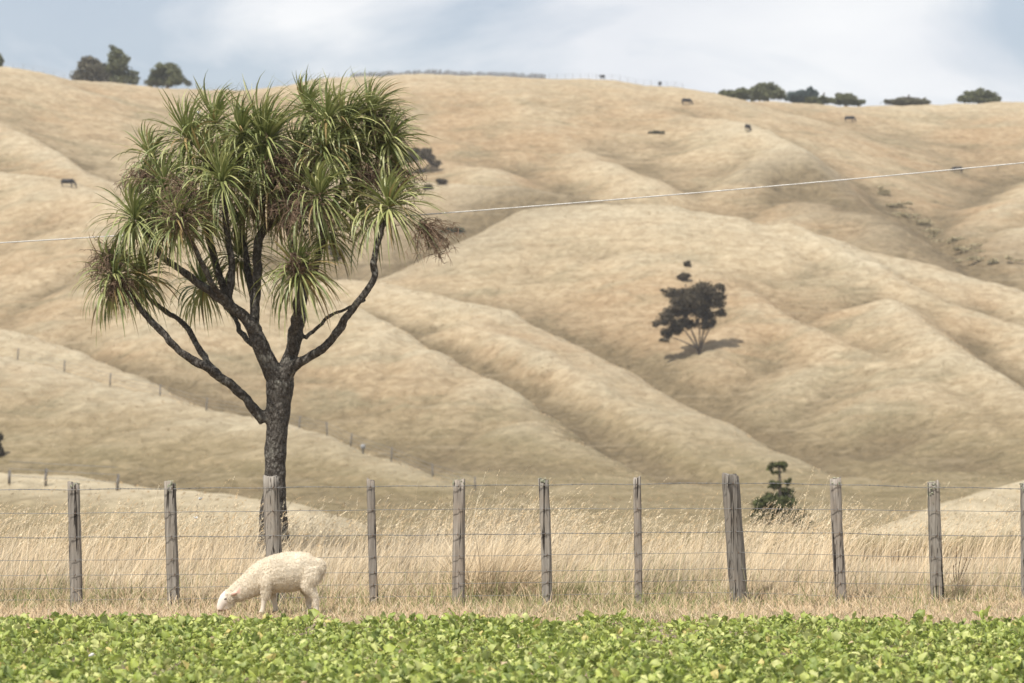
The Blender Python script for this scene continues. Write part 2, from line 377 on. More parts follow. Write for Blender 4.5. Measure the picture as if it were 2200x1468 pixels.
def m_land(nt, n, l, b):
    co = objcoord(n)
    sp = N(n, 'ShaderNodeSeparateXYZ'); l.new(co, sp.inputs[0])
    sc = N(n, 'ShaderNodeSeparateColor'); l.new(attr(n), sc.inputs[0])
    big = noise(n, l, mapping(n, l, co, (1, 1, 0.6)), 0.022, 4, 0.6, 0.6)
    mid = noise(n, l, mapping(n, l, co, (0.55, 0.9, 0.5)), 0.14, 5, 0.62, 0.8)
    tuft = noise(n, l, mapping(n, l, co, (0.85, 0.85, 0.5), rot=(0, 0, -0.25)), 0.85, 7, 0.74, 0.6)
    fine = noise(n, l, co, 2.6, 4, 0.7)
    straw = ramp(n, l, tuft, [(0.34, (0.263, 0.198, 0.119)), (0.48, (0.359, 0.282, 0.179)), (0.64, (0.462, 0.379, 0.257))])
    tan = ramp(n, l, tuft, [(0.34, (0.211, 0.142, 0.078)), (0.50, (0.311, 0.218, 0.126)), (0.66, (0.400, 0.299, 0.185))])
    sage = ramp(n, l, tuft, [(0.34, (0.148, 0.125, 0.074)), (0.52, (0.220, 0.188, 0.117)), (0.68, (0.303, 0.257, 0.163))])
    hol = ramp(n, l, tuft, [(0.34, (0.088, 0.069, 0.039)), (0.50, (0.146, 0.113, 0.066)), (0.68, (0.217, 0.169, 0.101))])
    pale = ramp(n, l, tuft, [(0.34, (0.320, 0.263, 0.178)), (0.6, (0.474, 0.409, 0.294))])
    c = mixc(n, l, ramp(n, l, big, [(0.40, (0, 0, 0)), (0.62, (0.9, 0.9, 0.9))]), straw, tan)
    g = ramp(n, l, mid, [(0.47, (0, 0, 0)), (0.68, (0.75, 0.75, 0.75))])
    low = N(n, 'ShaderNodeMapRange'); low.inputs[1].default_value = 16; low.inputs[2].default_value = 0; l.new(sp.outputs['Z'], low.inputs[0])
    g = math2(n, l, 'MINIMUM', math2(n, l, 'ADD', g, math2(n, l, 'MULTIPLY', low.outputs[0], math2(n, l, 'MULTIPLY', big, 1.15))), 0.92)
    c = mixc(n, l, g, c, sage)
    # rank olive-brown growth on the wet valley floor
    flr = N(n, 'ShaderNodeMapRange'); flr.inputs[1].default_value = 9.0; flr.inputs[2].default_value = -0.5; l.new(sp.outputs['Z'], flr.inputs[0])
    olive = ramp(n, l, tuft, [(0.34, (0.135, 0.108, 0.055)), (0.52, (0.20, 0.162, 0.088)), (0.68, (0.30, 0.235, 0.138))])
    c = mixc(n, l, math2(n, l, 'MULTIPLY', flr.outputs[0], 0.85), c, olive)
    wv = math2(n, l, 'ADD', math2(n, l, 'MULTIPLY', mid, 1.6), 0.0)
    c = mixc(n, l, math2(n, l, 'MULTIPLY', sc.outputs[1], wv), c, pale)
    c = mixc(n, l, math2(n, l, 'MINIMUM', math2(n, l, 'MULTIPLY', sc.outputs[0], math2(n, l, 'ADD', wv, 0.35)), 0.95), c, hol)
    # scattered darker seed heads, dung and thistle specks
    speck = noise(n, l, mapping(n, l, co, (1, 1, .6), loc=(4, 7, 0)), 1.7, 3, 0.75)
    c = mixc(n, l, ramp(n, l, speck, [(0.62, (0, 0, 0)), (0.80, (0.25, 0.25, 0.25))]), c, (0.20, 0.155, 0.09))
    trk = noise(n, l, mapping(n, l, co, (0.10, 0.10, 1.7)), 1.0, 3, 0.55, 0.35)
    c = mixc(n, l, ramp(n, l, trk, [(0.36, (0.18, 0.18, 0.18)), (0.46, (0, 0, 0))]), c, (0.215, 0.155, 0.088))
    c = mixc(n, l, ramp(n, l, trk, [(0.56, (0, 0, 0)), (0.68, (0.16, 0.16, 0.16))]), c, (0.50, 0.415, 0.29))
    c = mixc(n, l, math2(n, l, 'MULTIPLY', sc.outputs[2], 0.9), c, ramp(n, l, tuft, [(0.34, (0.36, 0.30, 0.20)), (0.6, (0.49, 0.42, 0.30))]))
    # cultivated soil on the camera's side, dry thatch under the fence
    soil = ramp(n, l, noise(n, l, co, 9, 5, 0.65), [(0.3, (0.20, 0.15, 0.105)), (0.7, (0.38, 0.30, 0.22))])
    thatch = ramp(n, l, noise(n, l, co, 5, 5, 0.7), [(0.3, (0.22, 0.165, 0.10)), (0.7, (0.44, 0.34, 0.22))])
    wob = math2(n, l, 'MULTIPLY', noise(n, l, co, 1.3, 3), 1.2)
    yy = math2(n, l, 'ADD', sp.outputs['Y'], wob)
    def step(v, w=0.3):
        t = N(n, 'ShaderNodeMapRange'); t.inputs[1].default_value = v; t.inputs[2].default_value = v + w; l.new(yy, t.inputs[0]); return t.outputs[0]
    near = mixc(n, l, step(27.7), soil, thatch)
    c = mixc(n, l, step(55, 20), near, c)
    l.new(c, b.inputs['Base Color'])
    h = math2(n, l, 'ADD', math2(n, l, 'ADD', tuft, math2(n, l, 'MULTIPLY', trk, 0.35)), math2(n, l, 'MULTIPLY', fine, 0.45))
    bump(n, l, b, h, 0.85, 0.45)
M_land = material('dry_hill_pasture', m_land, 0.95, 0.1)
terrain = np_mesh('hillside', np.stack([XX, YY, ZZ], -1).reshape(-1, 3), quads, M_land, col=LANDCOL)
tag(terrain, 'rolling dry pasture hillside with spurs and gullies rising to the skyline', 'hillside', kind='structure')

# real clumps of bleached and brown grass standing on the nearer slopes
g = np.random.default_rng(15); n = 90000
ty = 90 + 400 * g.uniform(0, 1, n) ** 0.8; tu = g.uniform(-.205, .205, n) * ty / (ty + 40)
ri = np.clip(np.searchsorted(ys, ty) - 1, 0, nr - 2); ci = np.clip(np.searchsorted(us, tu) - 1, 0, nc - 2)
fr = (ty - ys[ri]) / (ys[ri + 1] - ys[ri]); fc = (tu - us[ci]) / (us[ci + 1] - us[ci])
def gridv(A): return (A[ri, ci] * (1 - fc) + A[ri, ci + 1] * fc) * (1 - fr) + (A[ri + 1, ci] * (1 - fc) + A[ri + 1, ci + 1] * fc) * fr
HILLTUFT = (tu * (ty + 40), ty, gridv(ZZ), gridv(LANDCOL[:, 0].reshape(nr, nc)), gridv(LANDCOL[:, 1].reshape(nr, nc)))

# ------------------------------------------------------------------ shared builders
def adopt(o, parent):
    """parent a part whose mesh is in world coordinates"""
    o.parent = parent
    if parent.parent is None: o.matrix_parent_inverse = Matrix.Translation(parent.location).inverted()
    return o

def remeshed(V, F, voxel, smooth=2):
    """union of overlapping closed shapes as one continuous surface -> V, F(tri/quads as quads list)"""
    me = bpy.data.meshes.new('tmp'); me.from_pydata([tuple(v) for v in V], [], [tuple(int(i) for i in f) for f in F]); me.update()
    ob = bpy.data.objects.new('tmp', me); COL.objects.link(ob)
    md = ob.modifiers.new('r', 'REMESH'); md.mode = 'VOXEL'; md.voxel_size = voxel
    if smooth:
        sm = ob.modifiers.new('s', 'SMOOTH'); sm.factor = 0.5; sm.iterations = smooth
    ev = ob.evaluated_get(bpy.context.evaluated_depsgraph_get()); m2 = ev.to_mesh()
    nv = len(m2.vertices); V2 = np.empty(nv * 3, np.float32); m2.vertices.foreach_get('co', V2)
    Nn = np.empty(nv * 3, np.float32); m2.vertices.foreach_get('normal', Nn)
    F2 = np.array([tuple(p.vertices) if len(p.vertices) == 4 else tuple(p.vertices) + (p.vertices[-1],) for p in m2.polygons])
    ev.to_mesh_clear(); bpy.data.objects.remove(ob); bpy.data.meshes.remove(me)
    F2 = F2[F2[:, 2] != F2[:, 3]]
    return V2.reshape(-1, 3).astype(float), F2, Nn.reshape(-1, 3).astype(float)

def blades(pos, h, az, lean, width, segs, c0, c1, g, bow=1.8):
    """grass blades / stems as tapering curved strips; returns V, F, C (triangles)"""
    n = len(pos); t = np.linspace(0, 1, segs + 1)
    d = np.stack([np.cos(az), np.sin(az), np.zeros(n)], -1)
    up = (t[None] * (1 - 0.28 * np.clip(lean[:, None], 0, 2) * t[None]))
    P = pos[:, None, :] + h[:, None, None] * (d[:, None, :] * (lean[:, None] * t[None] ** bow)[:, :, None])
    P[:, :, 2] += h[:, None] * up
    fa = g.uniform(-0.9, 0.9, n); s = np.stack([np.cos(fa), np.sin(fa), np.zeros(n)], -1)
    w = width[:, None] * (1 - t[None] ** 1.5 * 0.9)
    Lf = P - s[:, None] * w[:, :, None] * .5; Rt = P + s[:, None] * w[:, :, None] * .5
    V = np.stack([Lf, Rt], 2).reshape(-1, 3)                       # n*(segs+1)*2
    b = (np.arange(n) * (segs + 1) * 2)[:, None, None]; k = (np.arange(segs) * 2)[None, :, None]
    F = np.concatenate([b + k + np.array([0, 1, 3]), b + k + np.array([0, 3, 2])], 1).reshape(-1, 3)
    C = c0[:, None, :] * (1 - t[None, :, None]) + c1[:, None, :] * t[None, :, None]
    C = np.repeat(C, 2, axis=1).reshape(-1, 3)
    return V, F, C, P[:, -1], P[:, -1] - P[:, -2]

def leaf_cloud(blobs, n, size, cols, g, shell=0.55):
    """small leaf-clump faces spread through ellipsoids; blobs (cx,cy,cz,rx,ry,rz)"""
    B = np.array(blobs, float); vol = B[:, 3] * B[:, 4] * B[:, 5]; k = g.choice(len(B), n, p=vol ** 0.75 / (vol ** 0.75).sum())
    u = g.standard_normal((n, 3)); u /= np.linalg.norm(u, axis=1)[:, None]
    r = g.uniform(shell, 1, n) ** 0.7 * (1 + 0.12 * g.standard_normal(n))
    P = B[k, :3] + u * r[:, None] * B[k, 3:]
    nrm = u + 0.9 * g.standard_normal((n, 3)); nrm /= np.linalg.norm(nrm, axis=1)[:, None]
    a = np.cross(nrm, g.standard_normal((n, 3))); a /= np.linalg.norm(a, axis=1)[:, None]; b = np.cross(nrm, a)
    s = size * g.uniform(0.6, 1.5, n)[:, None]
    V = np.stack([P - a * s, P - b * s * .55, P + a * s, P + b * s * .55], 1).reshape(-1, 3)
    F = np.arange(n * 4).reshape(-1, 4)
    ci = np.array(cols, float); w = g.uniform(0, 1, n)[:, None]
    c = ci[0] * (1 - w) + ci[1] * w; bl = g.uniform(0.85, 1.15, len(B)); c = c * bl[k][:, None]
    return V, F, np.repeat(c, 4, axis=0)

# ------------------------------------------------------------------ the near fence: posts, battens, barbed and plain wire
def m_wood(nt, n, l, b):
    co = objcoord(n)
    grain = noise(n, l, mapping(n, l, co, (42, 42, 1.8)), 1.0, 5, 0.68, 0.6)
    crack = noise(n, l, mapping(n, l, co, (26, 26, 1.3), loc=(3, 1, 0)), 1.0, 3, 0.55, 1.2)
    blot = noise(n, l, co, 5.0, 4, 0.6)
    c = ramp(n, l, grain, [(0.25, (0.115, 0.102, 0.088)), (0.5, (0.245, 0.225, 0.198)), (0.75, (0.42, 0.39, 0.35))])
    c = mixc(n, l, ramp(n, l, blot, [(0.45, (0, 0, 0)), (0.75, (0.55, 0.55, 0.55))]), c, (0.26, 0.21, 0.16))
    c = mixc(n, l, ramp(n, l, crack, [(0.37, (1, 1, 1)), (0.43, (0, 0, 0))]), c, (0.035, 0.03, 0.026))
    c = mixc(n, l, 1.0, c, attr(n), 'MULTIPLY'); c = mixc(n, l, 1.0, c, (0.98, 1.0, 1.04), 'MULTIPLY')
    l.new(c, b.inputs['Base Color'])
    bump(n, l, b, math2(n, l, 'ADD', grain, math2(n, l, 'MULTIPLY', ramp(n, l, crack, [(0.37, (0, 0, 0)), (0.45, (1, 1, 1))]), 0.8)), 0.8, 0.006)
M_wood = material('weathered_timber', m_wood, 0.9, 0.15)
def m_lichen(nt, n, l, b):
    c = ramp(n, l, noise(n, l, objcoord(n), 60, 4, 0.7), [(0.35, (0.10, 0.10, 0.075)), (0.5, (0.27, 0.28, 0.20)), (0.7, (0.46, 0.47, 0.38))])
    l.new(c, b.inputs['Base Color'])
M_lichen = material('grey_green_lichen', m_lichen, 0.95, 0.05)
def m_wire(nt, n, l, b):
    c = ramp(n, l, noise(n, l, objcoord(n), 14, 3), [(0.35, (0.15, 0.147, 0.145)), (0.7, (0.28, 0.28, 0.28))])
    l.new(c, b.inputs['Base Color']); b.inputs['Metallic'].default_value = 0.3
M_wire = material('galvanised_wire', m_wire, 0.5, 0.5)
def m_rust(nt, n, l, b):
    l.new(ramp(n, l, noise(n, l, objcoord(n), 90, 3), [(0.4, (0.10, 0.055, 0.03)), (0.7, (0.22, 0.13, 0.08))]), b.inputs['Base Color'])
M_rust = material('rusty_staple', m_rust, 0.8, 0.3)

def fence_y(px): return 29.9 + 1.3 * px / 2200.0         # front faces of the posts
POSTS = [  # top x, top y, bottom x, half width px, round?, lichen, tint
    (-45, 1040, -42, 11, 0, 0, (1, 1, 1)),
    (159, 1038, 164, 12.5, 0, 1, (1.0, 0.97, 0.93)), (366, 1036, 373, 12, 0, 2, (1.05, 1.02, 0.97)), (582, 1025, 598, 16.5, 1, 0, (1.12, 1.08, 1.02)),
    (795.5, 1032, 806, 8.5, 0, 0, (0.92, 0.88, 0.84)), (985, 1032, 986, 12.5, 0, 1, (1.12, 1.05, 0.98)), (1166, 1030, 1176, 11, 0, 2, (1.02, 1.0, 0.96)),
    (1369, 1027, 1371, 7.8, 0, 0, (1.0, 0.95, 0.9)), (1570, 1020, 1589, 17, 1, 0, (0.82, 0.80, 0.77)), (1796, 1029, 1808, 11.5, 0, 1, (1.05, 1.0, 0.95)),
    (2005, 1037, 2017, 12.3, 0, 3, (1.02, 1.0, 0.95)), (2201, 1038, 2206, 10, 0, 2, (0.98, 0.96, 0.92)), (2400, 1036, 2405, 11, 0, 0, (1, 1, 1))]
WIRE_X = [-600, 160, 985, 1575, 1800, 2010, 2200, 2800]
WIRES = [  # heights along the fence as photo rows, barbed?
    ([1056, 1052, 1044, 1038, 1041.5, 1047.5, 1050, 1053], 1), ([1106, 1103, 1094, 1093, 1095, 1098, 1099, 1102], 0),
    ([1158, 1155, 1149, 1143, 1146, 1151, 1152, 1156], 1), ([1206, 1204, 1195, 1187, 1193, 1198, 1199, 1202], 0),
    ([1239, 1236, 1229, 1222, 1227.6, 1231, 1232, 1236], 0), ([1268, 1265, 1254, 1246.5, 1253, 1257, 1260, 1263], 0),
    ([1292, 1289, 1281, 1273, 1281, 1286, 1287, 1290], 0), ([1314, 1311, 1303, 1295, 1300, 1305, 1307, 1310], 0)]
fence = empty('wire_fence', (0, 30.5, 0))
tag(fence, 'weathered post and wire fence with barbed top wire crossing behind the grazing sheep', 'fence')
def wire_point(px, rows, off=0.0):
    return unproj(px, np.interp(px, WIRE_X, rows), fence_y(px) - 0.005 - off)
staple_me = None
for i, (tx, ty, bx, hw, rd, lich, tint) in enumerate(POSTS):
    g = np.random.default_rng(100 + i); Yf = fence_y(tx); r = hw / (FPX / Yf)
    top = unproj(tx, ty, Yf + r); bot = unproj(bx, 1300, Yf + r); bot[2] = -0.12
    seg, rings = 20, 15
    ang = np.linspace(0, 2 * math.pi, seg, endpoint=False) + 0.1
    if rd: prof = np.ones(seg)
    else:
        e = 5.0; prof = 1 / (np.abs(np.cos(ang)) ** e + np.abs(np.sin(ang)) ** e) ** (1 / e)
    prof = prof * (1 + 0.035 * g.standard_normal(seg)); prof[g.integers(0, seg, 3)] *= 0.86
    V = []
    for k in range(rings):
        t = k / (rings - 1); c = bot + (top - bot) * t
        c = c + np.array([math.sin(t * 3 + i) * 0.006, 0, 0]) * (1 if i % 3 else 2)
        w = r * (1.10 - 0.10 * t if rd else 1.06 - 0.06 * t) * (1 + 0.02 * g.standard_normal())
        pr = prof * (1 + 0.012 * g.standard_normal(seg))
        ring = np.stack([c[0] + np.cos(ang) * w * pr, c[1] + np.sin(ang) * (w if rd else w * 0.85) * pr, np.full(seg, c[2])], -1)
        if k == rings - 1: ring[:, 2] += 0.010 * g.standard_normal(seg) + 0.012 * np.cos(ang) * g.choice([-1, 1])
        V.append(ring)
    V = np.concatenate(V); V = np.vstack([V, [top + np.array([0, 0, 0.004])]])
    F = []
    for k in range(rings - 1):
        for j in range(seg):
            a = k * seg + j; b = k * seg + (j + 1) % seg; F += [(a, b, b + seg), (a, b + seg, a + seg)]
    F += [((rings - 1) * seg + j, (rings - 1) * seg + (j + 1) % seg, len(V) - 1) for j in range(seg)]
    post = adopt(np_mesh('fence_post', V, F, M_wood, col=np.tile(np.array(tint), (len(V), 1)), smooth=True), fence)
    if rd: post['label'] = 'thick round fence post' + (' leaning left with split dark top' if i == 8 else ' standing in front of the cabbage tree trunk')
    # lichen crusts on the weathered tops
    if lich:
        G = Geo()
        for q in range(lich * 9):
            a = g.uniform(math.pi, 2 * math.pi); zz = top[2] - abs(g.normal(0, 0.045 if lich < 3 else 0.09)); rr = g.uniform(0.006, 0.016)
            t = (zz - bot[2]) / (top[2] - bot[2]); c = bot + (top - bot) * t
            j = int(((a - 0.1) % (2 * math.pi)) / (2 * math.pi) * seg) % seg
            p = np.array([c[0] + math.cos(a) * r * prof[j], c[1] + math.sin(a) * r * (1 if rd else 0.85) * prof[j], min(zz, top[2] - 0.01)])
            m = 7; aa = np.linspace(0, 2 * math.pi, m, endpoint=False); ro = rr * g.uniform(0.6, 1.3, m)
            tx_ = np.array([-math.sin(a), math.cos(a), 0]); nn = np.array([math.cos(a), math.sin(a), 0])
            ring = p + np.outer(np.cos(aa) * ro, tx_) + np.outer(np.sin(aa) * ro, [0, 0, 1]) + nn * 0.001
            G.add(np.vstack([ring, [p + nn * 0.007]]), [(q2, (q2 + 1) % m, m) for q2 in range(m)])
        for q in range(lich * 4):      # crust lying on the end grain
            p = top + np.array([g.uniform(-.7, .7) * r, g.uniform(-.6, .4) * r, 0.010]); m = 7; aa = np.linspace(0, 2 * math.pi, m, endpoint=False); ro = g.uniform(0.006, 0.018, m)
            ring = p + np.stack([np.cos(aa) * ro, np.sin(aa) * ro, np.zeros(m)], -1)
            G.add(np.vstack([ring, [p + np.array([0, 0, 0.008])]]), [(q2, (q2 + 1) % m, m) for q2 in range(m)])
        lo = G.build('lichen', M_lichen); lo.parent = post; lo['kind'] = 'stuff'
    # a staple over each wire
    if -1 < i < len(POSTS):
        for rows, barbed in WIRES[:7]:
            yy = np.interp(tx, WIRE_X, rows); t = np.clip((yy - ty) / (1305 - ty), 0, 1)
            p = wire_point(tx + (bx - tx) * t + g.uniform(-.4, .4) * hw, rows, 0.004)
            if staple_me is None:
                a = np.linspace(0, math.pi, 7); P = np.stack([np.zeros(7), 0.006 - 0.012 * np.sin(a), np.cos(a) * 0.012], -1)
                Vs, Fs = tube(P, 0.003, 5); staple_me = np_mesh('staple', Vs, Fs, M_rust, mesh_only=True)
            so = bpy.data.objects.new('staple', staple_me); COL.objects.link(so); so.parent = post
            so.location = p; so.rotation_euler = (0, g.uniform(-.5, .5), 0)
for wi, (rows, barbed) in enumerate(WIRES):
    xs = np.arange(-300, 2560, 20.0); g = np.random.default_rng(300 + wi)
    P = np.array([wire_point(x, rows) for x in xs]); 
    P[:, 2] += 0.004 * np.sin(xs * 0.031 + wi) * (0.5 if not barbed else 1)
    G = Geo()
    if barbed:
        Q = resample(P, 1500); T, A, B = frames(Q); ph = np.linspace(0, 2 * math.pi * 1500 / 9.0, 1500)
        for s in (0, math.pi):
            S = Q + 0.0032 * (np.cos(ph + s)[:, None] * A + np.sin(ph + s)[:, None] * B) - np.array([0, 0.002, 0])
            G.add(*tube(S, 0.0022, 4))
        w = adopt(G.build('barbed_wire', M_wire), fence)
        Gb = Geo(); L = np.concatenate([[0], np.cumsum(np.linalg.norm(np.diff(Q, axis=0), axis=1))])
        for s in np.arange(0.05, L[-1], 0.105):
            k = int(np.searchsorted(L, s)); c = Q[min(k, len(Q) - 1)] + np.array([g.uniform(-.012, .012), 0, 0])
            for q in range(2):
                d = np.array([g.uniform(-.5, .5), g.uniform(-1, 0.3), g.uniform(-1, 1)]); d /= np.linalg.norm(d)
                o = np.array([0.004 * (2 * q - 1), -0.002, 0])
                Gb.add(*tube(np.array([c + o - d * 0.013, c + o + d * 0.002, c + o + d * 0.013]), np.array([0.0012, 0.0028, 0.0008]), 4))
        bo = Gb.build('barbs', M_wire); bo.parent = w; bo['kind'] = 'stuff'
    else:
        G.add(*tube(P, 0.0026 if wi != 1 else 0.0032, 5)); adopt(G.build('plain_wire', M_wire), fence)

# ------------------------------------------------------------------ cabbage tree
TY = 38.0; TS = FPX / TY
def m_bark(nt, n, l, b):
    co = objcoord(n)
    v = N(n, 'ShaderNodeTexVoronoi'); v.inputs['Scale'].default_value = 30; l.new(mapping(n, l, co, (1, 1, 0.55)), v.inputs['Vector'])
    ns = noise(n, l, co, 22, 5, 0.7, 0.5); li = noise(n, l, co, 7, 4, 0.65)
    c = ramp(n, l, ns, [(0.34, (0.05, 0.044, 0.038)), (0.52, (0.11, 0.099, 0.087)), (0.68, (0.20, 0.185, 0.165))])
    c = mixc(n, l, ramp(n, l, li, [(0.52, (0, 0, 0)), (0.66, (0.8, 0.8, 0.8))]), c, (0.27, 0.26, 0.225))
    c = mixc(n, l, ramp(n, l, v.outputs['Distance'], [(0.30, (0, 0, 0)), (0.70, (0.6, 0.6, 0.6))]), c, (0.05, 0.043, 0.037))
    l.new(c, b.inputs['Base Color'])
    bump(n, l, b, math2(n, l, 'SUBTRACT', ns, v.outputs['Distance']), 1.0, 0.03)
M_bark = material('corky_dark_bark', m_bark, 0.95, 0.1)
M_sword = leaf_material('sword_leaf', 0.20, 0.42, 0.45)
M_panicle = leaf_material('dry_flower_stalk', 0.1, 0.8, 0.1)
BR = [  # branches: (photo x, y, depth offset m, radius px)
    [(590,1262,0,34),(588,1180,0,31),(587,1110,0,27),(590,1050,0,24),(591,1000,0,23),(595,930,0,24),(598,870,0,27),(601,825,0,31),(600,795,0,30)],
    [(592,812,0,27),(570,765,-.1,22),(548,715,-.15,20),(534,690,-.2,17),(492,657,-.3,13),(450,625,-.35,11.5),(414,599,-.4,10),(375,570,-.45,9),(343,548,-.5,8.5),(328,509,-.5,8),(296,480,-.5,6)],
    [(552,715,-.1,17),(546,690,-.05,14),(549,640,0,13),(552,580,.0,12.5),(555,521,0,12),(572,490,-.05,11),(597,462,-.1,9),(590,400,-.1,7),(578,330,-.1,6)],
    [(546,650,.05,10),(541,620,.1,10),(527,540,.3,9),(515,482,.4,8),(470,380,.45,6),(464,290,.5,5)],
    [(510,672,-.25,12),(492,640,-.2,10.5),(496,560,-.2,9.5),(484,474,-.25,9),(481,395,-.5,6)],
    [(495,655,-.1,12),(480,619,.1,11),(453,521,.3,10),(441,474,.35,8),(415,390,.3,6),(406,305,.3,5)],
    [(492,652,-.3,9),(453,607,-.6,8),(429,552,-.75,7),(392,485,-.9,6)],
    [(543,742,.15,8),(517,712,.4,7.5),(503,680,.55,7),(470,640,.7,6),(437,612,.8,5)],
    [(606,815,0,24),(620,775,.05,20),(633,735,.1,17),(643,690,.15,15),(650,640,.2,14),(664,599,.3,13),(687,540,.4,11),(705,470,.4,9),(740,380,.3,7),(750,320,.2,6)],
    [(626,760,-.12,13),(628,720,-.2,12),(635,690,-.3,12),(640,640,-.45,10),(645,590,-.6,8)],
    [(646,640,.1,11),(640,580,.1,11),(632,521,.1,10),(617,490,.2,9),(640,400,.3,7),(655,300,.4,5),(660,240,.4,5)],
    [(687,540,.4,9),(690,480,.0,8),(688,430,-.4,7)],
    [(618,800,-.05,19),(640,780,-.12,14),(662,768,-.2,12.5),(700,742,-.3,11.5),(735,695,-.35,10.5),(765,655,-.4,10),(803,602,-.4,9.5),(805,575,-.4,10),(806,545,-.4,8.5),(818,500,-.4,8),(836,455,-.45,6)],
    [(655,728,.1,6.5),(680,705,.1,6),(705,683,.05,5.5),(740,665,0,5),(765,655,0,5),(788,643,0,3.5)],
    [(700,470,.4,8),(760,420,.5,7),(810,370,.5,6),(824,335,.5,5)],
    [(568,905,0,17),(552,885,-.05,14),(525,852,-.1,13),(480,815,-.2,12.5),(440,788,-.3,11.5),(400,765,-.35,10.5),(370,738,-.4,10),(345,710,-.4,9.5),(318,685,-.4,9),(295,655,-.4,8),(252,600,-.45,6)],
    [(470,806,-.15,10),(448,780,0,9),(430,752,.1,9),(412,722,.2,8.5),(388,690,.3,8),(360,672,.3,7),(320,640,.2,6),(298,600,.1,5)],
    [(343,548,-.45,7),(350,480,-.2,6),(358,415,-.1,5)], [(415,400,.3,6),(360,370,.4,5),(330,340,.4,5)],
    [(740,380,.3,6),(780,310,.5,5),(800,285,.5,5)], [(750,330,.2,6),(745,300,.1,5),(742,270,.1,5)],
]
GT = Geo()
for k, br in enumerate(BR):
    P = np.array([unproj(x, y, TY + d) for x, y, d, r in br]); rr = np.array([r for *_, r in br]) / TS * (1.0 if k == 0 else 0.84)
    n_ = max(10, len(br) * 6); Q = resample(P, n_)
    if k: Q[2:] += 0.022 * np.stack([vnoise(np.arange(n_) * .4, np.full(n_, k * 3.3)), vnoise(np.arange(n_) * .4, np.full(n_, k * 5.1)), np.zeros(n_)], -1)[2:]
    rq = np.interp(np.linspace(0, len(br) - 1, n_), np.arange(len(br)), rr) * (1 + 0.06 * vnoise(np.arange(n_) * 0.7, np.full(n_, k * 1.7)))
    if k == 0:
        rq = rq * np.interp(Q[:, 2], [0, 0.35, 0.8, 1.3], [1.45, 1.25, 1.1, 1.0])
    GT.add(*tube(Q, rq, 12))
V, F, Nn = remeshed(np.concatenate(GT.V), np.concatenate(GT.F), 0.022, 3)
V = V + Nn * (0.014 * fbm(V[:, 0] * 9, V[:, 1] * 9, V[:, 2] * 7, o=3, s=2))[:, None] * np.clip(np.interp(V[:, 2], [0, 2.5, 4], [1.3, 1, .5]), .3, 2)[:, None]
tree = empty('cabbage_tree', tuple(unproj(588, 1237, TY) * np.array([1, 1, 0])))
tag(tree, 'tall branching cabbage tree with spiky green leaf heads standing behind the fence', 'tree')
adopt(np_mesh('trunk', V, F, M_bark), tree)

def sword(base, d0, L, W, droop, wind, g, segs=8):
    """one strap leaf: points along a bending midrib, folded in a shallow V"""
    p = np.array(base, float); d = d0 / np.linalg.norm(d0); P = [p.copy()]; st = L / segs
    for i in range(segs):
        t = (i + 1) / segs
        d = d + np.array([wind * t * 0.16, 0, -droop * t * 0.42]) ; d /= np.linalg.norm(d); p = p + d * st; P.append(p.copy())
    P = np.array(P); T = np.gradient(P, axis=0); T /= np.linalg.norm(T, axis=1)[:, None]
    s = np.cross(T, [0, 0, 1.0]); nn = np.linalg.norm(s, axis=1)
    tw = g.uniform(-.5, .5)
    s = np.where(nn[:, None] > 0.05, s / (nn[:, None] + 1e-6), np.array([1.0, 0, 0])); u = np.cross(s, T)
    s = s * math.cos(tw) + u * math.sin(tw); u = np.cross(s, T)
    t = np.linspace(0, 1, segs + 1); w = W * np.interp(t, [0, .12, .35, .7, 1], [.45, .7, 1, .72, .04])
    V = np.stack([P - s * w[:, None] * .5 + u * w[:, None] * .16, P, P + s * w[:, None] * .5 + u * w[:, None] * .16], 1).reshape(-1, 3)
    F = []
    for i in range(segs):
        a = i * 3; F += [(a, a + 1, a + 4, a + 3), (a + 1, a + 2, a + 5, a + 4)]
    return V, np.array(F)

HEADS = [  # x, y, depth, reach px, leaves, tilt x, upright(0..1), dry share
    (406,300,.30,118,72,-.10,.75,.06), (464,268,.50,110,72,.05,.85,.05), (574,310,-.05,150,95,.08,.85,.04), (660,238,.40,95,60,.15,.8,.08),
    (742,272,.10,130,85,.45,.7,.05), (752,330,.20,105,66,.35,.45,.08), (480,392,-.50,130,90,.05,.45,.05), (359,408,-.10,110,75,-.25,.3,.10),
    (328,340,.40,95,62,-.4,.45,.12), (582,385,-.15,115,80,.0,.4,.10), (688,425,-.45,130,90,.15,.4,.06), (836,446,-.45,128,88,.15,.35,.12),
    (292,474,-.50,112,80,-.25,.35,.12), (390,482,-.90,105,78,-.05,.3,.18), (249,600,-.45,108,84,-.25,.3,.14), (300,596,.10,100,80,.1,.3,.12),
    (645,585,-.60,112,86,.0,.25,.18), (515,555,.55,100,66,.0,.1,.15), (437,616,.80,95,60,-.05,.1,.15), (824,340,.50,95,62,.4,.4,.15),
    (803,288,.50,95,58,.45,.45,.12), (640,330,.30,100,64,.1,.5,.15), (530,330,.45,100,64,-.05,.6,.1), (440,350,.05,105,70,-.1,.45,.12),
    (610,440,.35,100,66,.05,.1,.2), (540,440,.30,100,66,.0,.1,.2), (705,500,.45,95,60,.1,.1,.2), (440,455,.35,100,66,-.1,.15,.2), (770,420,.55,95,60,.2,.2,.2),
    (700,330,-.2,105,70,.2,.55,.08), (520,290,-.15,105,60,.0,.7,.05), (795,245,.25,105,62,.5,.7,.06), (838,305,.1,100,60,.5,.5,.1), (705,262,-.1,105,62,.2,.8,.05), (350,470,-.3,95,60,-.2,.3,.1)]
GREEN = np.array([[0.105, 0.142, 0.052], [0.225, 0.255, 0.105], [0.50, 0.50, 0.26]])
n_single = 0
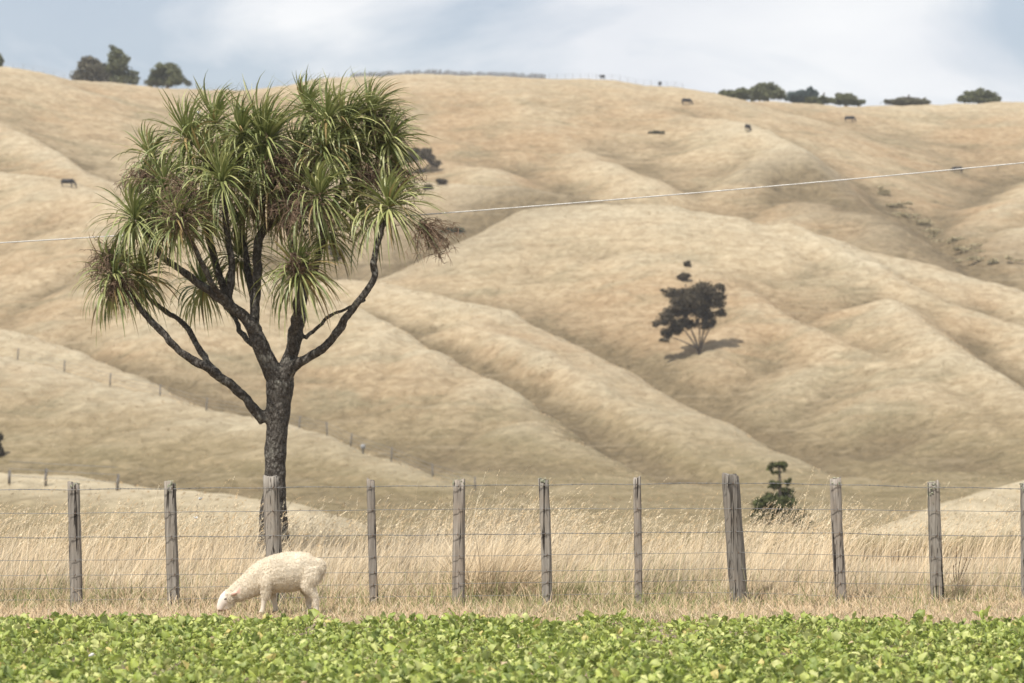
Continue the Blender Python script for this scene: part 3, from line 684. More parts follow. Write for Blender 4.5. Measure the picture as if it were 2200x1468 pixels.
for hi, (hx, hy, hd, reach, nl, tilt, upr, dry) in enumerate(HEADS):
    g = np.random.default_rng(500 + hi); c = unproj(hx, hy, TY + hd); L0 = reach / TS * 1.13
    ax = np.array([tilt, g.uniform(-.25, .1) - (.15 if hd < 0 else -.05), 1.0]); ax /= np.linalg.norm(ax)
    e1 = np.cross(ax, [0, 1, 0]); e1 /= np.linalg.norm(e1); e2 = np.cross(ax, e1)
    items = []
    nl = int(nl * 2.1)
    for k in range(nl):
        f = (k + .5) / nl                                   # 0 = youngest, upright; 1 = oldest, hanging
        th = R(8 + 116 * f ** (0.60 + 0.72 * upr)) + g.normal(0, .14)
        ph = k * 2.39996 + g.normal(0, .25)
        d = ax * math.cos(th) + (e1 * math.cos(ph) + e2 * math.sin(ph)) * math.sin(th)
        L = L0 * g.uniform(.72, 1.18) * (0.82 + 0.25 * f) * (0.86 if f < .12 else 1)
        droop = 0.15 + 0.88 * f * (1.15 - 0.6 * upr) + g.uniform(0, .45)
        wind = 1.15 * (1 - .5 * f) * g.uniform(.4, 1.5)
        base = c + ax * (0.09 * (0.5 - f)) + d * 0.02
        isdry = g.uniform() < .5 * dry * (0.3 + 1.7 * f)
        if isdry: col = np.array([0.27, 0.20, 0.10]) * g.uniform(.7, 1.25)
        else:
            w = g.uniform(0, 2) ** (1.15 - .3 * f) * (0.65 + .33 * f); w = min(w, 1.99); i0 = min(int(w), 1); col = GREEN[i0] * (1 - (w - i0)) + GREEN[i0 + 1] * (w - i0)
            col = col * g.uniform(.85, 1.2)
        V, F = sword(base, d, L, g.uniform(.021, .036), droop, wind, g)
        tipc = col * np.array([1.05, 1.0, .9]); tt = np.repeat(np.linspace(0, 1, len(V) // 3), 3)[:, None]
        C = (col * 1.12 + np.array([.03, .025, .0])) * (1 - tt) + tipc * tt
        front = d[1] < -0.15 and f < .8
        items.append((V, F, C, front))
    G = Geo(); singles = []
    quota = 13 if hd <= .15 else (6 if hy < 320 else 0)
    for V, F, C, front in items:
        if front and len(singles) < quota and n_single + len(singles) < 300 and g.uniform() < .5: singles.append((V, F, C))
        else: G.add(V, F, C)
    ro = adopt(G.build('leaf_rosette', M_sword), tree); ro['kind'] = 'stuff'
    for V, F, C in singles:
        lo = np_mesh('leaf', V, F, M_sword, col=C); lo.parent = ro
    n_single += len(singles)
# spent flower stalks hanging among the heads: brown, wiry, branched
PAN = [(322,372,0.0,-.5,60),(392,455,-.95,-.2,62),(352,440,-.2,-.6,55),(636,352,-.2,.1,78),(652,445,-.62,-.35,66),(800,262,.25,.8,62),(835,372,.2,.6,70),
       (905,486,-.55,.8,70),(236,552,-.5,-.5,50),(560,440,-.2,.1,50),(500,340,.0,-.1,55),(690,300,.1,.4,55),(780,375,-.1,.5,60),(400,410,-.6,-.1,52),(595,345,-.35,.2,50),(258,610,-.55,-.3,44),(640,560,-.7,.1,36),(620,405,-.3,.0,60)]
for pi, (px, py, dd, lean, sz) in enumerate(PAN):
    g = np.random.default_rng(800 + pi); c = unproj(px, py, TY + dd); S = sz / TS; G = Geo()
    for k in range(60):
        d = np.array([lean + g.normal(0, .8), g.normal(-.1, .7), g.normal(.05, .55)]); d /= np.linalg.norm(d)
        P = [c + g.normal(0, .03, 3)]; 
        for q in range(4):
            d = d + np.array([.04, 0, -.28]) + g.normal(0, .14, 3); d /= np.linalg.norm(d); P.append(P[-1] + d * S * g.uniform(.2, .36))
        P = np.array(P); col = np.array([0.175, 0.122, 0.085]) * g.uniform(.6, 1.5)
        V, F = tube(P, np.array([.006, .005, .004, .0035, .002]), 3, caps=False); G.add(V, F, col)
        for q in range(9):
            a = P[g.integers(1, 5)]; e = g.normal(0, 1, 3); e[2] -= .4; e /= np.linalg.norm(e)
            V, F = tube(np.array([a, a + e * .05, a + e * .09 + np.array([0, 0, -.02])]), np.array([.0035, .003, .0015]), 3, caps=False); G.add(V, F, col * g.uniform(.8, 1.3))
    po = adopt(G.build('flower_stalk', M_panicle), tree); po['kind'] = 'stuff'

# ------------------------------------------------------------------ sheep
def ell_loft(P, ra, rb, seg=16):
    return tube(np.array(P), np.array(ra), seg, True, np.array(rb))
def loft_side(pts, seg=18, sub=4):
    """pts: (x, z, half height, half width [, y]) along a body seen from the side"""
    A = np.array([(p[0], p[4] if len(p) > 4 else 0.0, p[1]) for p in pts], float)
    n = (len(pts) - 1) * sub + 1; Q = resample(A, n); t = np.linspace(0, len(pts) - 1, n)
    hh = np.interp(t, np.arange(len(pts)), [p[2] for p in pts]); hw = np.interp(t, np.arange(len(pts)), [p[3] for p in pts])
    T = np.gradient(Q, axis=0); T /= np.linalg.norm(T, axis=1)[:, None]
    W = np.array([0, 1.0, 0]); U = np.cross(T, W); U /= np.linalg.norm(U, axis=1)[:, None]; W2 = np.cross(U, T)
    ang = np.linspace(0, 2 * math.pi, seg, endpoint=False)
    V = (Q[:, None] + np.cos(ang)[None, :, None] * U[:, None] * hh[:, None, None] + np.sin(ang)[None, :, None] * W2[:, None] * hw[:, None, None]).reshape(-1, 3)
    F = [];
    for i in range(n - 1):
        for j in range(seg):
            a = i * seg + j; b = i * seg + (j + 1) % seg; F += [(a, b, b + seg), (a, b + seg, a + seg)]
    V = np.vstack([V, Q[:1], Q[-1:]]); c0 = n * seg
    for j in range(seg): F += [(c0, (j + 1) % seg, j), (c0 + 1, (n - 1) * seg + j, (n - 1) * seg + (j + 1) % seg)]
    return V, np.array(F)
GS = Geo()
GS.add(*loft_side([(.455,.47,.05,.04),(.43,.455,.10,.085),(.37,.435,.155,.125),(.27,.425,.185,.15),(.15,.415,.195,.158),(.03,.40,.185,.158),(-.07,.375,.17,.145),(-.155,.335,.155,.115),(-.24,.285,.125,.09),(-.32,.235,.105,.075),(-.39,.195,.088,.066),(-.42,.175,.06,.05)]))
GS.add(*loft_side([(-.385,.185,.060,.055),(-.415,.178,.078,.064),(-.45,.160,.080,.064),(-.485,.130,.070,.058),(-.512,.094,.053,.047),(-.525,.060,.044,.040),(-.530,.038,.034,.034),(-.528,.026,.020,.022)], 16))
GS.add(*loft_side([(-.405,.115,.035,.034),(-.435,.095,.042,.040),(-.47,.070,.036,.034),(-.50,.042,.026,.025),(-.512,.030,.014,.016)], 12))       # jaw
for sy in (-1, 1):     # ears, held out and back
    GS.add(*loft_side([(-.425,.190,.014,.012,sy*.052),(-.405,.198,.019,.010,sy*.076),(-.375,.208,.015,.009,sy*.088),(-.352,.215,.005,.005,sy*.093)], 10))
GS.add(*loft_side([(-.05,.40,.09,.05,-.10),(-.075,.32,.072,.055,-.105),(-.072,.25,.055,.045,-.10),(-.080,.185,.046,.040,-.098),(-.094,.14,.031,.029,-.098),(-.102,.09,.024,.023,-.098),(-.110,.045,.026,.024,-.098),(-.125,.0,.034,.026,-.10)], 14))
GS.add(*loft_side([(-.03,.38,.08,.05,.10),(-.045,.28,.06,.05,.10),(-.035,.19,.036,.032,.098),(-.015,.13,.026,.025,.098),(-.005,.08,.024,.023,.098),(.002,.04,.026,.024,.098),(-.010,.0,.034,.026,.10)], 14))
GS.add(*loft_side([(.34,.45,.11,.06,-.09),(.355,.36,.095,.065,-.10),(.335,.28,.075,.055,-.105),(.375,.215,.045,.04,-.105),(.405,.165,.033,.03,-.105),(.408,.11,.028,.026,-.105),(.415,.05,.028,.026,-.105),(.400,.0,.036,.028,-.105)], 14))
GS.add(*loft_side([(.32,.42,.10,.06,.09),(.31,.33,.085,.06,.10),(.29,.26,.060,.05,.10),(.315,.20,.040,.036,.10),(.330,.15,.030,.027,.10),(.325,.10,.026,.024,.10),(.328,.045,.026,.025,.10),(.315,.0,.034,.027,.10)], 14))
GS.add(*loft_side([(.39,.49,.06,.05),(.445,.485,.052,.042),(.468,.44,.036,.034),(.468,.39,.020,.020)], 10))               # docked tail
V, F, Nn = remeshed(np.concatenate(GS.V), np.concatenate(GS.F), 0.0085, 5)
bare = (V[:, 0] < -0.468 + .25 * np.clip(.13 - V[:, 2], -.05, .2)) | (V[:, 2] < np.where(V[:, 0] > .15, 0.085, 0.15)) & (V[:, 0] > -0.3) | ((np.abs(V[:, 1]) > 0.062) & (V[:, 0] < -.33) & (V[:, 2] > .17))
wool = np.where(bare, 0.0, 1.0)
lump = np.abs(fbm(V[:, 0] * 26, V[:, 1] * 26, V[:, 2] * 26, o=3, s=8)); crimp = fbm(V[:, 0] * 75, V[:, 1] * 75, V[:, 2] * 75, o=2, s=9)
V2 = V + Nn * (wool * (0.003 * (0.45 - lump) + 0.004 * crimp + 0.004 * fbm(V[:, 0] * 8, V[:, 1] * 8, V[:, 2] * 8, o=2, s=4)))[:, None]
C = np.tile(np.array([0.76, 0.68, 0.55]), (len(V), 1)) * (0.93 + 0.16 * vnoise(V[:, 0] * 14, V[:, 1] * 14, V[:, 2] * 14, s=6))[:, None]
face = V[:, 0] < -0.455; C[face] = np.array([0.78, 0.70, 0.62])
leg = (V[:, 2] < .155) & (V[:, 0] > -.3); C[leg] = np.array([0.74, 0.66, 0.55])
ear = (np.abs(V[:, 1]) > .070) & (V[:, 0] < -.33) & (V[:, 0] > -.42) & (V[:, 2] > .185); C[ear] = np.array([0.66, 0.45, 0.37])
muz = (V[:, 0] < -.40) & (V[:, 2] < .048); C[muz] = C[muz] * np.array([.95, .82, .78])
nost = (np.hypot(V[:, 0] + .545, V[:, 2] - .030) < .016) & (np.abs(V[:, 1]) > .006); C[nost] = np.array([.10, .07, .065])
mouth = (np.abs(V[:, 2] - (.030 + (V[:, 0] + .525) * .25)) < .006) & (V[:, 0] < -.475) & (V[:, 0] > -.53); C[mouth] = np.array([.20, .13, .12])
hoof = (V[:, 2] < .022) & (V[:, 0] > -.3); C[hoof] = np.array([.09, .08, .07])
M_fleece = leaf_material('cream_fleece', 0.12, 0.95, 0.05)
sheep = np_mesh('sheep', V2, F, M_fleece, col=C)
SP = unproj(590, 1316, 28.9); sheep.location = (SP[0], 28.9, 0.0); SSC = 1.035; sheep.scale = (SSC,) * 3
tag(sheep, 'small cream woolly sheep grazing with its head down at the edge of the crop', 'sheep')
# fleece locks: short curled tufts standing off the skin
g = np.random.default_rng(77); wi = np.nonzero((wool > .5))[0]; sel = g.choice(wi, 60000)
base = V2[sel] + g.normal(0, .003, (len(sel), 3)); nv = Nn[sel]
d = nv * 1.0 + g.normal(0, .55, (len(sel), 3)) + np.array([0.05, 0, -.35]); d /= np.linalg.norm(d, axis=1)[:, None]
s = np.cross(d, g.standard_normal((len(sel), 3))); s /= np.linalg.norm(s, axis=1)[:, None]
Lw = g.uniform(.004, .010, len(sel))[:, None]; w_ = g.uniform(.0010, .0023, len(sel))[:, None]
m1 = base + d * Lw * .6 + np.cross(s, d) * Lw * .25
tp = m1 + (d * .5 + np.array([0, 0, -.55])) * Lw * .55
Vw = np.stack([base - s * w_, base + s * w_, m1 + s * w_ * .8, m1 - s * w_ * .8, tp], 1).reshape(-1, 3)
kk = np.arange(len(sel))[:, None] * 5
Fw = np.concatenate([kk + [0, 1, 2], kk + [0, 2, 3], kk + [3, 2, 4]], 0)
Cw = np.repeat(np.array([0.78, 0.70, 0.575]) * g.uniform(.88, 1.06, (len(sel), 1)), 5, axis=0)
wo = np_mesh('wool', Vw, Fw, M_fleece, sheep, col=Cw); wo['kind'] = 'stuff'
M_eye = material('dark_eye', lambda nt, n, l, b: b.inputs['Base Color'].__setattr__('default_value', (0.02, 0.017, 0.015, 1)), 0.2, 0.5)
for sy in (-1, 1):
    # find the skin beside the eye so that it sits in the head
    near_ = np.argmin(np.hypot(V[:, 0] + .476, V[:, 2] - .150) + np.where(V[:, 1] * sy > 0, 0, 9)); p = V[near_]
    Ve, Fe = tube(np.array([p + [-.014, 0, -.004], p + [-.007, 0, .001], p + [0, 0, .003], p + [.008, 0, .003], p + [.015, 0, .0]]), np.array([.001, .006, .008, .006, .001]), 8)
    np_mesh('eye', Ve, Fe, M_eye, sheep)

# ------------------------------------------------------------------ grass behind and under the fence
M_grass = leaf_material('dry_grass', 0.30, 0.7, 0.2, upward=0.9)
def pick(pal, n, g, jit=0.12):
    pal = np.array(pal); a = g.integers(0, len(pal), n); b = g.integers(0, len(pal), n); w = g.uniform(0, 1, (n, 1))
    return (pal[a] * w + pal[b] * (1 - w)) * (1 + jit * g.standard_normal((n, 1)))
STRAW = [(0.68, 0.56, 0.38), (0.78, 0.67, 0.49), (0.58, 0.45, 0.28), (0.72, 0.58, 0.39), (0.84, 0.75, 0.58)]
BROWN = [(0.44, 0.32, 0.19), (0.54, 0.40, 0.25), (0.36, 0.26, 0.155), (0.60, 0.47, 0.31)]
GREENG = [(0.16, 0.20, 0.055), (0.24, 0.27, 0.085), (0.30, 0.31, 0.13), (0.36, 0.34, 0.17)]
def at_px(px, Y): return (px - 1100) / FPX * Y
def stand(n, y0, y1, g, spread=0.215, powr=1.0):
    y = y0 + (y1 - y0) * g.uniform(0, 1, n) ** powr
    x = g.uniform(-spread, spread, n) * y; return x, y

x, y, z, hol_, cre_ = HILLTUFT; n = len(x); g = np.random.default_rng(16)
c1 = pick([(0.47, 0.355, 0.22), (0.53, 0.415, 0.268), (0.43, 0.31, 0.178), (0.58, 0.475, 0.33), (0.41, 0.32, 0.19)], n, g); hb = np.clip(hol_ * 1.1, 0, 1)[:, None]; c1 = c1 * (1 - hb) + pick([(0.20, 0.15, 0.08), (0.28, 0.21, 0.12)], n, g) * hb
patch_ = fbm(x * .06, y * .06, o=3, s=44); tn = np.clip(patch_ * 1.2, 0, .6)[:, None]; c1 = c1 * (1 - tn) + c1 * np.array([.90, .78, .64]) * tn
V, F, C, _, _ = blades(np.stack([x, y, z - .05], -1), g.uniform(.05, .15, n), g.normal(.1, 1.0, n), np.clip(g.normal(1.1, .4, n), 0, 2.0), g.uniform(.2, .6, n) * np.interp(y, [90, 200, 400], [.45, .8, 1.1]), 1, c1 * .85, c1, g)
hg = np_mesh('hill_grass', V, F, M_grass, col=np.clip(C, .01, 1), smooth=False)
tag(hg, 'clumps of bleached and brown grass covering the hillside', 'grass', kind='stuff')
# tall dry sward: dense blades, then the taller flowering stems above it
g = np.random.default_rng(21)
n = 92000; x, y = stand(n, 31.0, 41.5, g, powr=1.4)
patch = fbm(x * 0.55, y * 0.55, o=3, s=51) + .5 * fbm(x * .22, y * .3, o=2, s=53); px_ = x / y * FPX + 1100
fy = fence_y(px_) + .25
k = (y > fy) & (g.uniform(0, 1, n) < 0.72 + 0.9 * patch + .35 * fbm(x * 2.6, y * 2.6, o=2, s=58)); x, y, patch, px_, fy = x[k], y[k], patch[k], px_[k], fy[k]; n = len(x)
tall = np.clip(0.62 + 0.55 * patch, .28, 1.05) * np.interp(px_, [0, 700, 1000, 1180, 1260, 1400, 1600, 1750, 1900, 2200], [.95, .95, 1.05, .95, .75, .72, .85, .9, .75, .78])
front = np.clip((y - fy) / 0.9, 0.35, 1)
h = tall * front * g.uniform(.45, 1.1, n) * 0.90 * (1 + .25 * fbm(x * 2.2, y * 2.2, o=2, s=57))
lush = np.clip(np.interp(px_, [0, 250, 420, 1150, 1250, 1450, 1700, 2200], [.35, .4, .1, .2, 1.0, .85, .45, .5]) + .35 * fbm(x * .8 + 9, y * .8, o=2, s=61), 0, 1)
c1 = pick(STRAW, n, g); c0 = pick(BROWN, n, g)
isg = (g.uniform(0, 1, n) < lush * 0.75); cg = pick(GREENG, n, g)
c1[isg] = c1[isg] * .35 + cg[isg] * .65; c0[isg] = cg[isg] * .9; h[isg] *= .62
c1 = c1 * np.clip(.86 + .45 * fbm(x * 1.2, y * 1.2, o=3, s=59), .55, 1.1)[:, None] * np.array([.97, .98, 1.0]); c0 = c0 * .8
az = g.normal(0.15, .75, n); lean = np.clip(g.normal(.42, .25, n), 0, 1.2)
V, F, C, tip, dr = blades(np.stack([x, y, np.zeros(n) - .02], -1), h, az, lean, g.uniform(.004, .011, n), 3, c0, c1, g)
tg = np_mesh('tall_grass', V, F, M_grass, col=C, smooth=False)
tag(tg, 'tall dry straw-coloured grass leaning in the wind behind the fence', 'grass', kind='stuff')

n = 8500; x, y = stand(n, 31.2, 44.0, g); px_ = x / y * FPX + 1100; fy = fence_y(px_) + .3
dens = np.interp(px_, [-400, 0, 500, 560, 640, 760, 1000, 1180, 1260, 1400, 1580, 1620, 1760, 1850, 2200, 2600], [.7, .7, .8, .5, .4, .7, 1, .9, .5, .45, .5, .9, .9, .5, .55, .5])
k = (y > fy) & (g.uniform(0, 1, n) < dens * (.75 + .6 * fbm(x * .7, y * .7, o=2, s=71))); x, y, px_ = x[k], y[k], px_[k]; n = len(x)
h = g.normal(.84, .13, n) * np.interp(px_, [0, 150, 700, 760, 1000, 1150, 1260, 1420, 1620, 1750, 1900, 2200], [.98, 1, .95, .9, 1.05, 1.08, .92, .88, 1.0, .98, .93, 1.02])
out_ = g.uniform(0, 1, n) < .07; h[out_] *= g.uniform(1.12, 1.4, out_.sum())
c0 = pick(BROWN, n, g) * 1.1; c1 = pick(STRAW, n, g) * 1.05
az = g.normal(.1, .45, n); lean = np.clip(g.normal(.40, .18, n), .05, .95)
V, F, C, tip, dr = blades(np.stack([x, y, np.zeros(n)], -1), h, az, lean, g.uniform(.0045, .0075, n), 4, c0, c1, g, 2.1)
G = Geo(); G.add(V, F, C)
# seed heads: drooping plumes of spikelets
dr = dr / np.linalg.norm(dr, axis=1)[:, None]; L = g.uniform(.05, .13, n); hc = pick([(0.62, 0.50, 0.33), (0.52, 0.38, 0.22), (0.72, 0.62, 0.45)], n, g)
for q in range(8):
    t = q / 7.0; c = tip + dr * (L * (t - .55))[:, None] + np.array([0.35, 0, -.18]) * (L * t * t * .55)[:, None]
    off = g.normal(0, 1, (n, 3)) * (np.array([.006, .006, .004]) * (1.2 - .7 * t)); c = c + off
    ax = dr + g.normal(0, .45, (n, 3)); ax /= np.linalg.norm(ax, axis=1)[:, None]
    sd = np.cross(ax, g.standard_normal((n, 3))); sd /= np.linalg.norm(sd, axis=1)[:, None]
    a = g.uniform(.010, .018, n)[:, None]; b = g.uniform(.0035, .0065, n)[:, None] * (1.1 - .5 * t)
    G.add(np.stack([c - ax * a, c - sd * b, c + ax * a, c + sd * b], 1).reshape(-1, 3), np.arange(n * 4).reshape(-1, 4), np.repeat(hc * g.uniform(.85, 1.1, (n, 1)), 4, axis=0))
sh = G.build('grass_seed_heads', M_grass, smooth=False)
tag(sh, 'flowering grass stems with dry seed heads standing above the sward', 'grass', kind='stuff')

# low sward on the flat paddock behind, thinning with distance
n = 40000; x, y = stand(n, 43, 120, g, powr=1.8); k = g.uniform(0, 1, n) < .9; x, y = x[k], y[k]; n = len(x)
c1 = pick(STRAW, n, g); c0 = pick(BROWN, n, g); cg = pick(GREENG, n, g); isg = g.uniform(0, 1, n) < .35; c1[isg] = c1[isg] * .4 + cg[isg] * .6; c1 = c1 * np.array([.60, .58, .52]); c0 = c0 * .55
V, F, C, _, _ = blades(np.stack([x, y, H(x, y) - .02], -1), g.uniform(.15, .42, n) * np.interp(y, [43, 60, 120], [1.3, 1, .8]), g.normal(.1, .8, n), np.clip(g.normal(.5, .25, n), 0, 1.2), g.uniform(.010, .025, n), 2, c0, c1, g)
pg = np_mesh('paddock_grass', V, F, M_grass, col=C, smooth=False)
tag(pg, 'shorter dry grass on the flat paddock beyond the tall sward', 'grass', kind='stuff')

# trampled short grass and thatch on the verge under the fence
n = 62000; x, y = stand(n, 26.75, 33.0, g, .21)
edge = 27.25 + .35 * fbm(x * .5, x * 0 + 2, o=3, s=81); px_ = x / y * FPX + 1100
k = (y > edge + g.uniform(0, .5, n) ** 2); x, y, px_ = x[k], y[k], px_[k]; n = len(x); rel_ = y - fence_y(px_)
lush = np.clip(.18 + .25 * np.exp(-((px_ - 1330) / 220) ** 2) + .5 * fbm(x * .9, y * 1.3, o=3, s=91) + .30 * np.exp(-((rel_ + .1) / .35) ** 2) + .35 * np.clip(rel_ - .2, 0, 1), 0, .85)
isg = g.uniform(0, 1, n) < lush * .8; c1 = pick(BROWN, n, g) * 1.35; st = g.uniform(0, 1, n) < .45; c1[st] = pick(STRAW, st.sum(), g)
c0 = pick(BROWN, n, g) * .9; cg = pick(GREENG, n, g); c1[isg] = cg[isg]; c0[isg] = cg[isg] * .8
h = (g.gamma(2.2, .026, n) + .02) * np.interp(rel_, [-3, -1.0, -.2, .4, 1.2], [.65, .9, 1.5, 2.4, 2.6])
V, F, C, _, _ = blades(np.stack([x, y, np.zeros(n) - .01], -1), h, g.uniform(0, 6.28, n), np.clip(g.normal(.75, .4, n), 0, 1.8), g.uniform(.004, .010, n), 2, c0, c1, g, 1.5)
vg = np_mesh('verge_grass', V, F, M_grass, col=C, smooth=False)
tag(vg, 'short trampled brown and green grass along the foot of the fence', 'grass', kind='stuff')

# one big leaning tussock between two posts
def tussock(px, Y, n, hh, rad, seed, green=.25, dark=1.0):
    g = np.random.default_rng(seed); cx = at_px(px, Y)
    a = g.uniform(0, 6.28, n); r = rad * np.sqrt(g.uniform(0, 1, n)); x = cx + r * np.cos(a); y = Y + r * np.sin(a) * .7
    c1 = pick(STRAW, n, g) * dark; c0 = pick(BROWN, n, g); cg = pick(GREENG, n, g) * .8; isg = g.uniform(0, 1, n) < green
    h = hh * g.uniform(.35, 1.05, n); h[isg] *= .5; c1[isg] = cg[isg]; c0[isg] = cg[isg] * .7
    az = np.where(g.uniform(0, 1, n) < .7, g.normal(.1, .5, n), a); lean = np.clip(g.normal(.6, .28, n), 0, 1.4)
    V, F, C, tip, dr = blades(np.stack([x, y, np.zeros(n) - .02], -1), h, az, lean, g.uniform(.004, .008, n), 5, c0, c1, g, 1.7)
    V[:, :2] -= [cx, Y]
    o = np_mesh('grass_tussock', V, F, M_grass, col=C, smooth=False); o.location = (cx, Y, 0); return o
tag(tussock(1045, 31.4, 1500, 1.0, .45, 5, .25, 1.05), 'dense straw tussock leaning right between two fence posts, dark and green at its base', 'tussock', 'tussocks by the fence')
tag(tussock(1215, 31.6, 900, .55, .25, 6, .85), 'low fresh green grass clump right of the straw tussock', 'tussock', 'tussocks by the fence')
tag(tussock(450, 30.6, 900, .34, .4, 8, .7), 'low green clump at the fence foot just left of the sheep', 'tussock', 'tussocks by the fence')
tag(tussock(2075, 31.7, 900, .40, .25, 9, .6, .8), 'dark green clump at the fence foot near the right edge', 'tussock', 'tussocks by the fence')
tag(tussock(1630, 31.6, 700, .38, .22, 10, .5, .8), 'small clump right of the thick leaning post, colour darkened for the post shadow', 'tussock', 'tussocks by the fence')  # straw tones darkened to paint in the shadow beside the thick post

# dead dock-like weed with dark upright stems
g = np.random.default_rng(33); cx, Y = at_px(2057, 31.9), 31.9; G = Geo()
for q in range(5):
    hh = g.uniform(.35, .85); a = g.normal(0, .10); P = np.array([[g.normal(0, .04), g.normal(0, .04), 0], [a * .5, 0, hh * .5], [a * 1.2 + .05, 0, hh]])
    V, F = tube(resample(P, 7), np.linspace(.006, .003, 7), 5); G.add(V, F, np.array([.11, .075, .045]) * g.uniform(.7, 1.4))
    for s in range(10):
        c = resample(P, 20)[g.integers(9, 20)]; e = g.normal(0, 1, 3); e /= np.linalg.norm(e); f = np.cross(e, g.normal(0, 1, 3)); f /= np.linalg.norm(f)
        G.add(np.array([c - e * .014, c - f * .007, c + e * .014, c + f * .007]), [(0, 1, 2, 3)], np.array([.16, .10, .06]) * g.uniform(.7, 1.3))
wd = G.build('dry_weed', M_panicle); wd.location = (cx, Y, 0)
tag(wd, 'dark dead upright weed stems behind the fence near the right edge', 'weed')

# ------------------------------------------------------------------ leafy forage crop in the foreground
M_crop = leaf_material('brassica_leaf', 0.32, 0.5, 0.22)
LS, LR = 3, 4                                       # leaf template: rows along, columns across
def leaf_template(g):
    t = np.linspace(0, 1, LS + 1); wv = np.interp(t, [0, .12, .35, .65, .88, 1], [.10, .34, .78, 1.0, .80, .12])
    s = np.linspace(-1, 1, LR)
    mg = np.abs(s)[None] ** 1.5
    X = np.outer(wv, s) * .5 * (1 + .22 * g.standard_normal((LS + 1, LR)) * mg); Yt = np.repeat(t[:, None], LR, 1) - .06 * np.abs(s)[None] + .05 * g.standard_normal((LS + 1, LR)) * mg
    Z = .22 * np.abs(X) + .12 * np.sin(t * 3.0)[:, None] - .22 * (t ** 2)[:, None] + .13 * g.standard_normal((LS + 1, LR)) * (.25 + mg)
    V = np.stack([X, Yt, Z], -1).reshape(-1, 3)
    V = np.vstack([V, [[-.030, -.85, -.10], [.030, -.85, -.10], [.028, .05, .0], [-.028, .05, .0]]])   # pale stalk
    F = []
    for i in range(LS):
        for j in range(LR - 1):
            a = i * LR + j; F += [(a, a + 1, a + LR + 1), (a, a + LR + 1, a + LR)]
    b = (LS + 1) * LR; F += [(b, b + 1, b + 2), (b, b + 2, b + 3)]
    return V, np.array(F)
def crop_mesh(cx, cy, size, g, nl=9):
    """plants at cx, cy: whorls of wavy leaves on pale stalks"""
    N_ = len(cx); n = N_ * nl; temps = [leaf_template(g) for _ in range(10)]; nv = len(temps[0][0])
    T = np.stack([t[0] for t in temps]); F0 = temps[0][1]
    pl = np.repeat(np.arange(N_), nl); sz = np.repeat(size, nl) * g.uniform(.6, 1.2, n)
    az = g.uniform(0, 6.283, n); el = np.clip(g.normal(.95, .40, n), 0, 1.55); roll = g.normal(0, .75, n)
    L = T[g.integers(0, 10, n)].copy(); L[:, :, 0] *= g.uniform(.55, 1.0, n)[:, None]; L *= sz[:, None, None]
    L[:, :, 1] += (sz * .85)[:, None]                                        # start at the stalk foot
    x, y, z = L[:, :, 0], L[:, :, 1], L[:, :, 2]
    cr, sr = np.cos(roll)[:, None], np.sin(roll)[:, None]; x, z = x * cr + z * sr, -x * sr + z * cr
    ce, se = np.cos(el)[:, None], np.sin(el)[:, None]; y, z = y * ce - z * se, y * se + z * ce
    ca, sa = np.cos(az)[:, None], np.sin(az)[:, None]; x, y = x * ca - y * sa, x * sa + y * ca
    V = np.stack([x + cx[pl][:, None], y + cy[pl][:, None], z + .012], -1)
    V[:, :, 2] = np.maximum(V[:, :, 2], .004)
    pal = [(0.28, 0.36, 0.060), (0.38, 0.45, 0.095), (0.52, 0.57, 0.17), (0.33, 0.40, 0.080), (0.17, 0.24, 0.040), (0.62, 0.64, 0.30), (0.14, 0.20, 0.035)]
    c = pick(pal, n, g, .10); yl = g.uniform(0, 1, n); c[yl < .022] = np.array([.66, .54, .22]); c[yl < .004] = np.array([.62, .45, .36])
    c = c * np.array([.97, .97, .84]); C = np.repeat(c[:, None], nv, 1); C[:, -4:] = np.array([.55, .60, .34]); mid = ((np.arange((LS + 1) * LR) % LR == 1) | (np.arange((LS + 1) * LR) % LR == 2)).nonzero()[0]
    C[:, mid] = C[:, mid] * .75 + np.array([.55, .60, .34]) * .25
    F = (np.arange(n)[:, None, None] * nv + F0[None]).reshape(-1, 3)
    return V.reshape(-1, 3), F, np.clip(C.reshape(-1, 3), .01, 1)
g = np.random.default_rng(41)
def crop_edge(x):
    px = np.asarray(x) / 26.8 * FPX + 1100
    return 26.85 + .45 * fbm(np.asarray(x) * 1.6, np.asarray(x) * 0 + 5, o=3, s=95) - .55 * np.exp(-((px - 1150) / 120) ** 2) - .5 * np.exp(-((px - 1780) / 110) ** 2) - .2 * np.exp(-((px - 130) / 40) ** 2)
n = 10200; y = g.uniform(18.3, 27.4, n); x = g.uniform(-.20, .20, n) * (y + 1.5)
gap = fbm(x * 1.1, y * 1.1, o=2, s=97)
k = (y < crop_edge(x)) & (g.uniform(0, 1, n) < .88 + .8 * gap); x, y = x[k], y[k]
size = np.clip(g.normal(.047, .015, len(x)) * (1 + .2 * fbm(x * .6, y * .6, o=2, s=99)), .022, .10) * np.interp(crop_edge(x) - y, [0, .4, 1.2], [.8, .95, 1.05])
V, F, C = crop_mesh(x, y, size, g, 6)
cf = np_mesh('forage_crop', V, F, M_crop, col=C, smooth=True)
tag(cf, 'dense bright green leafy forage crop filling the foreground', 'crop', kind='stuff')
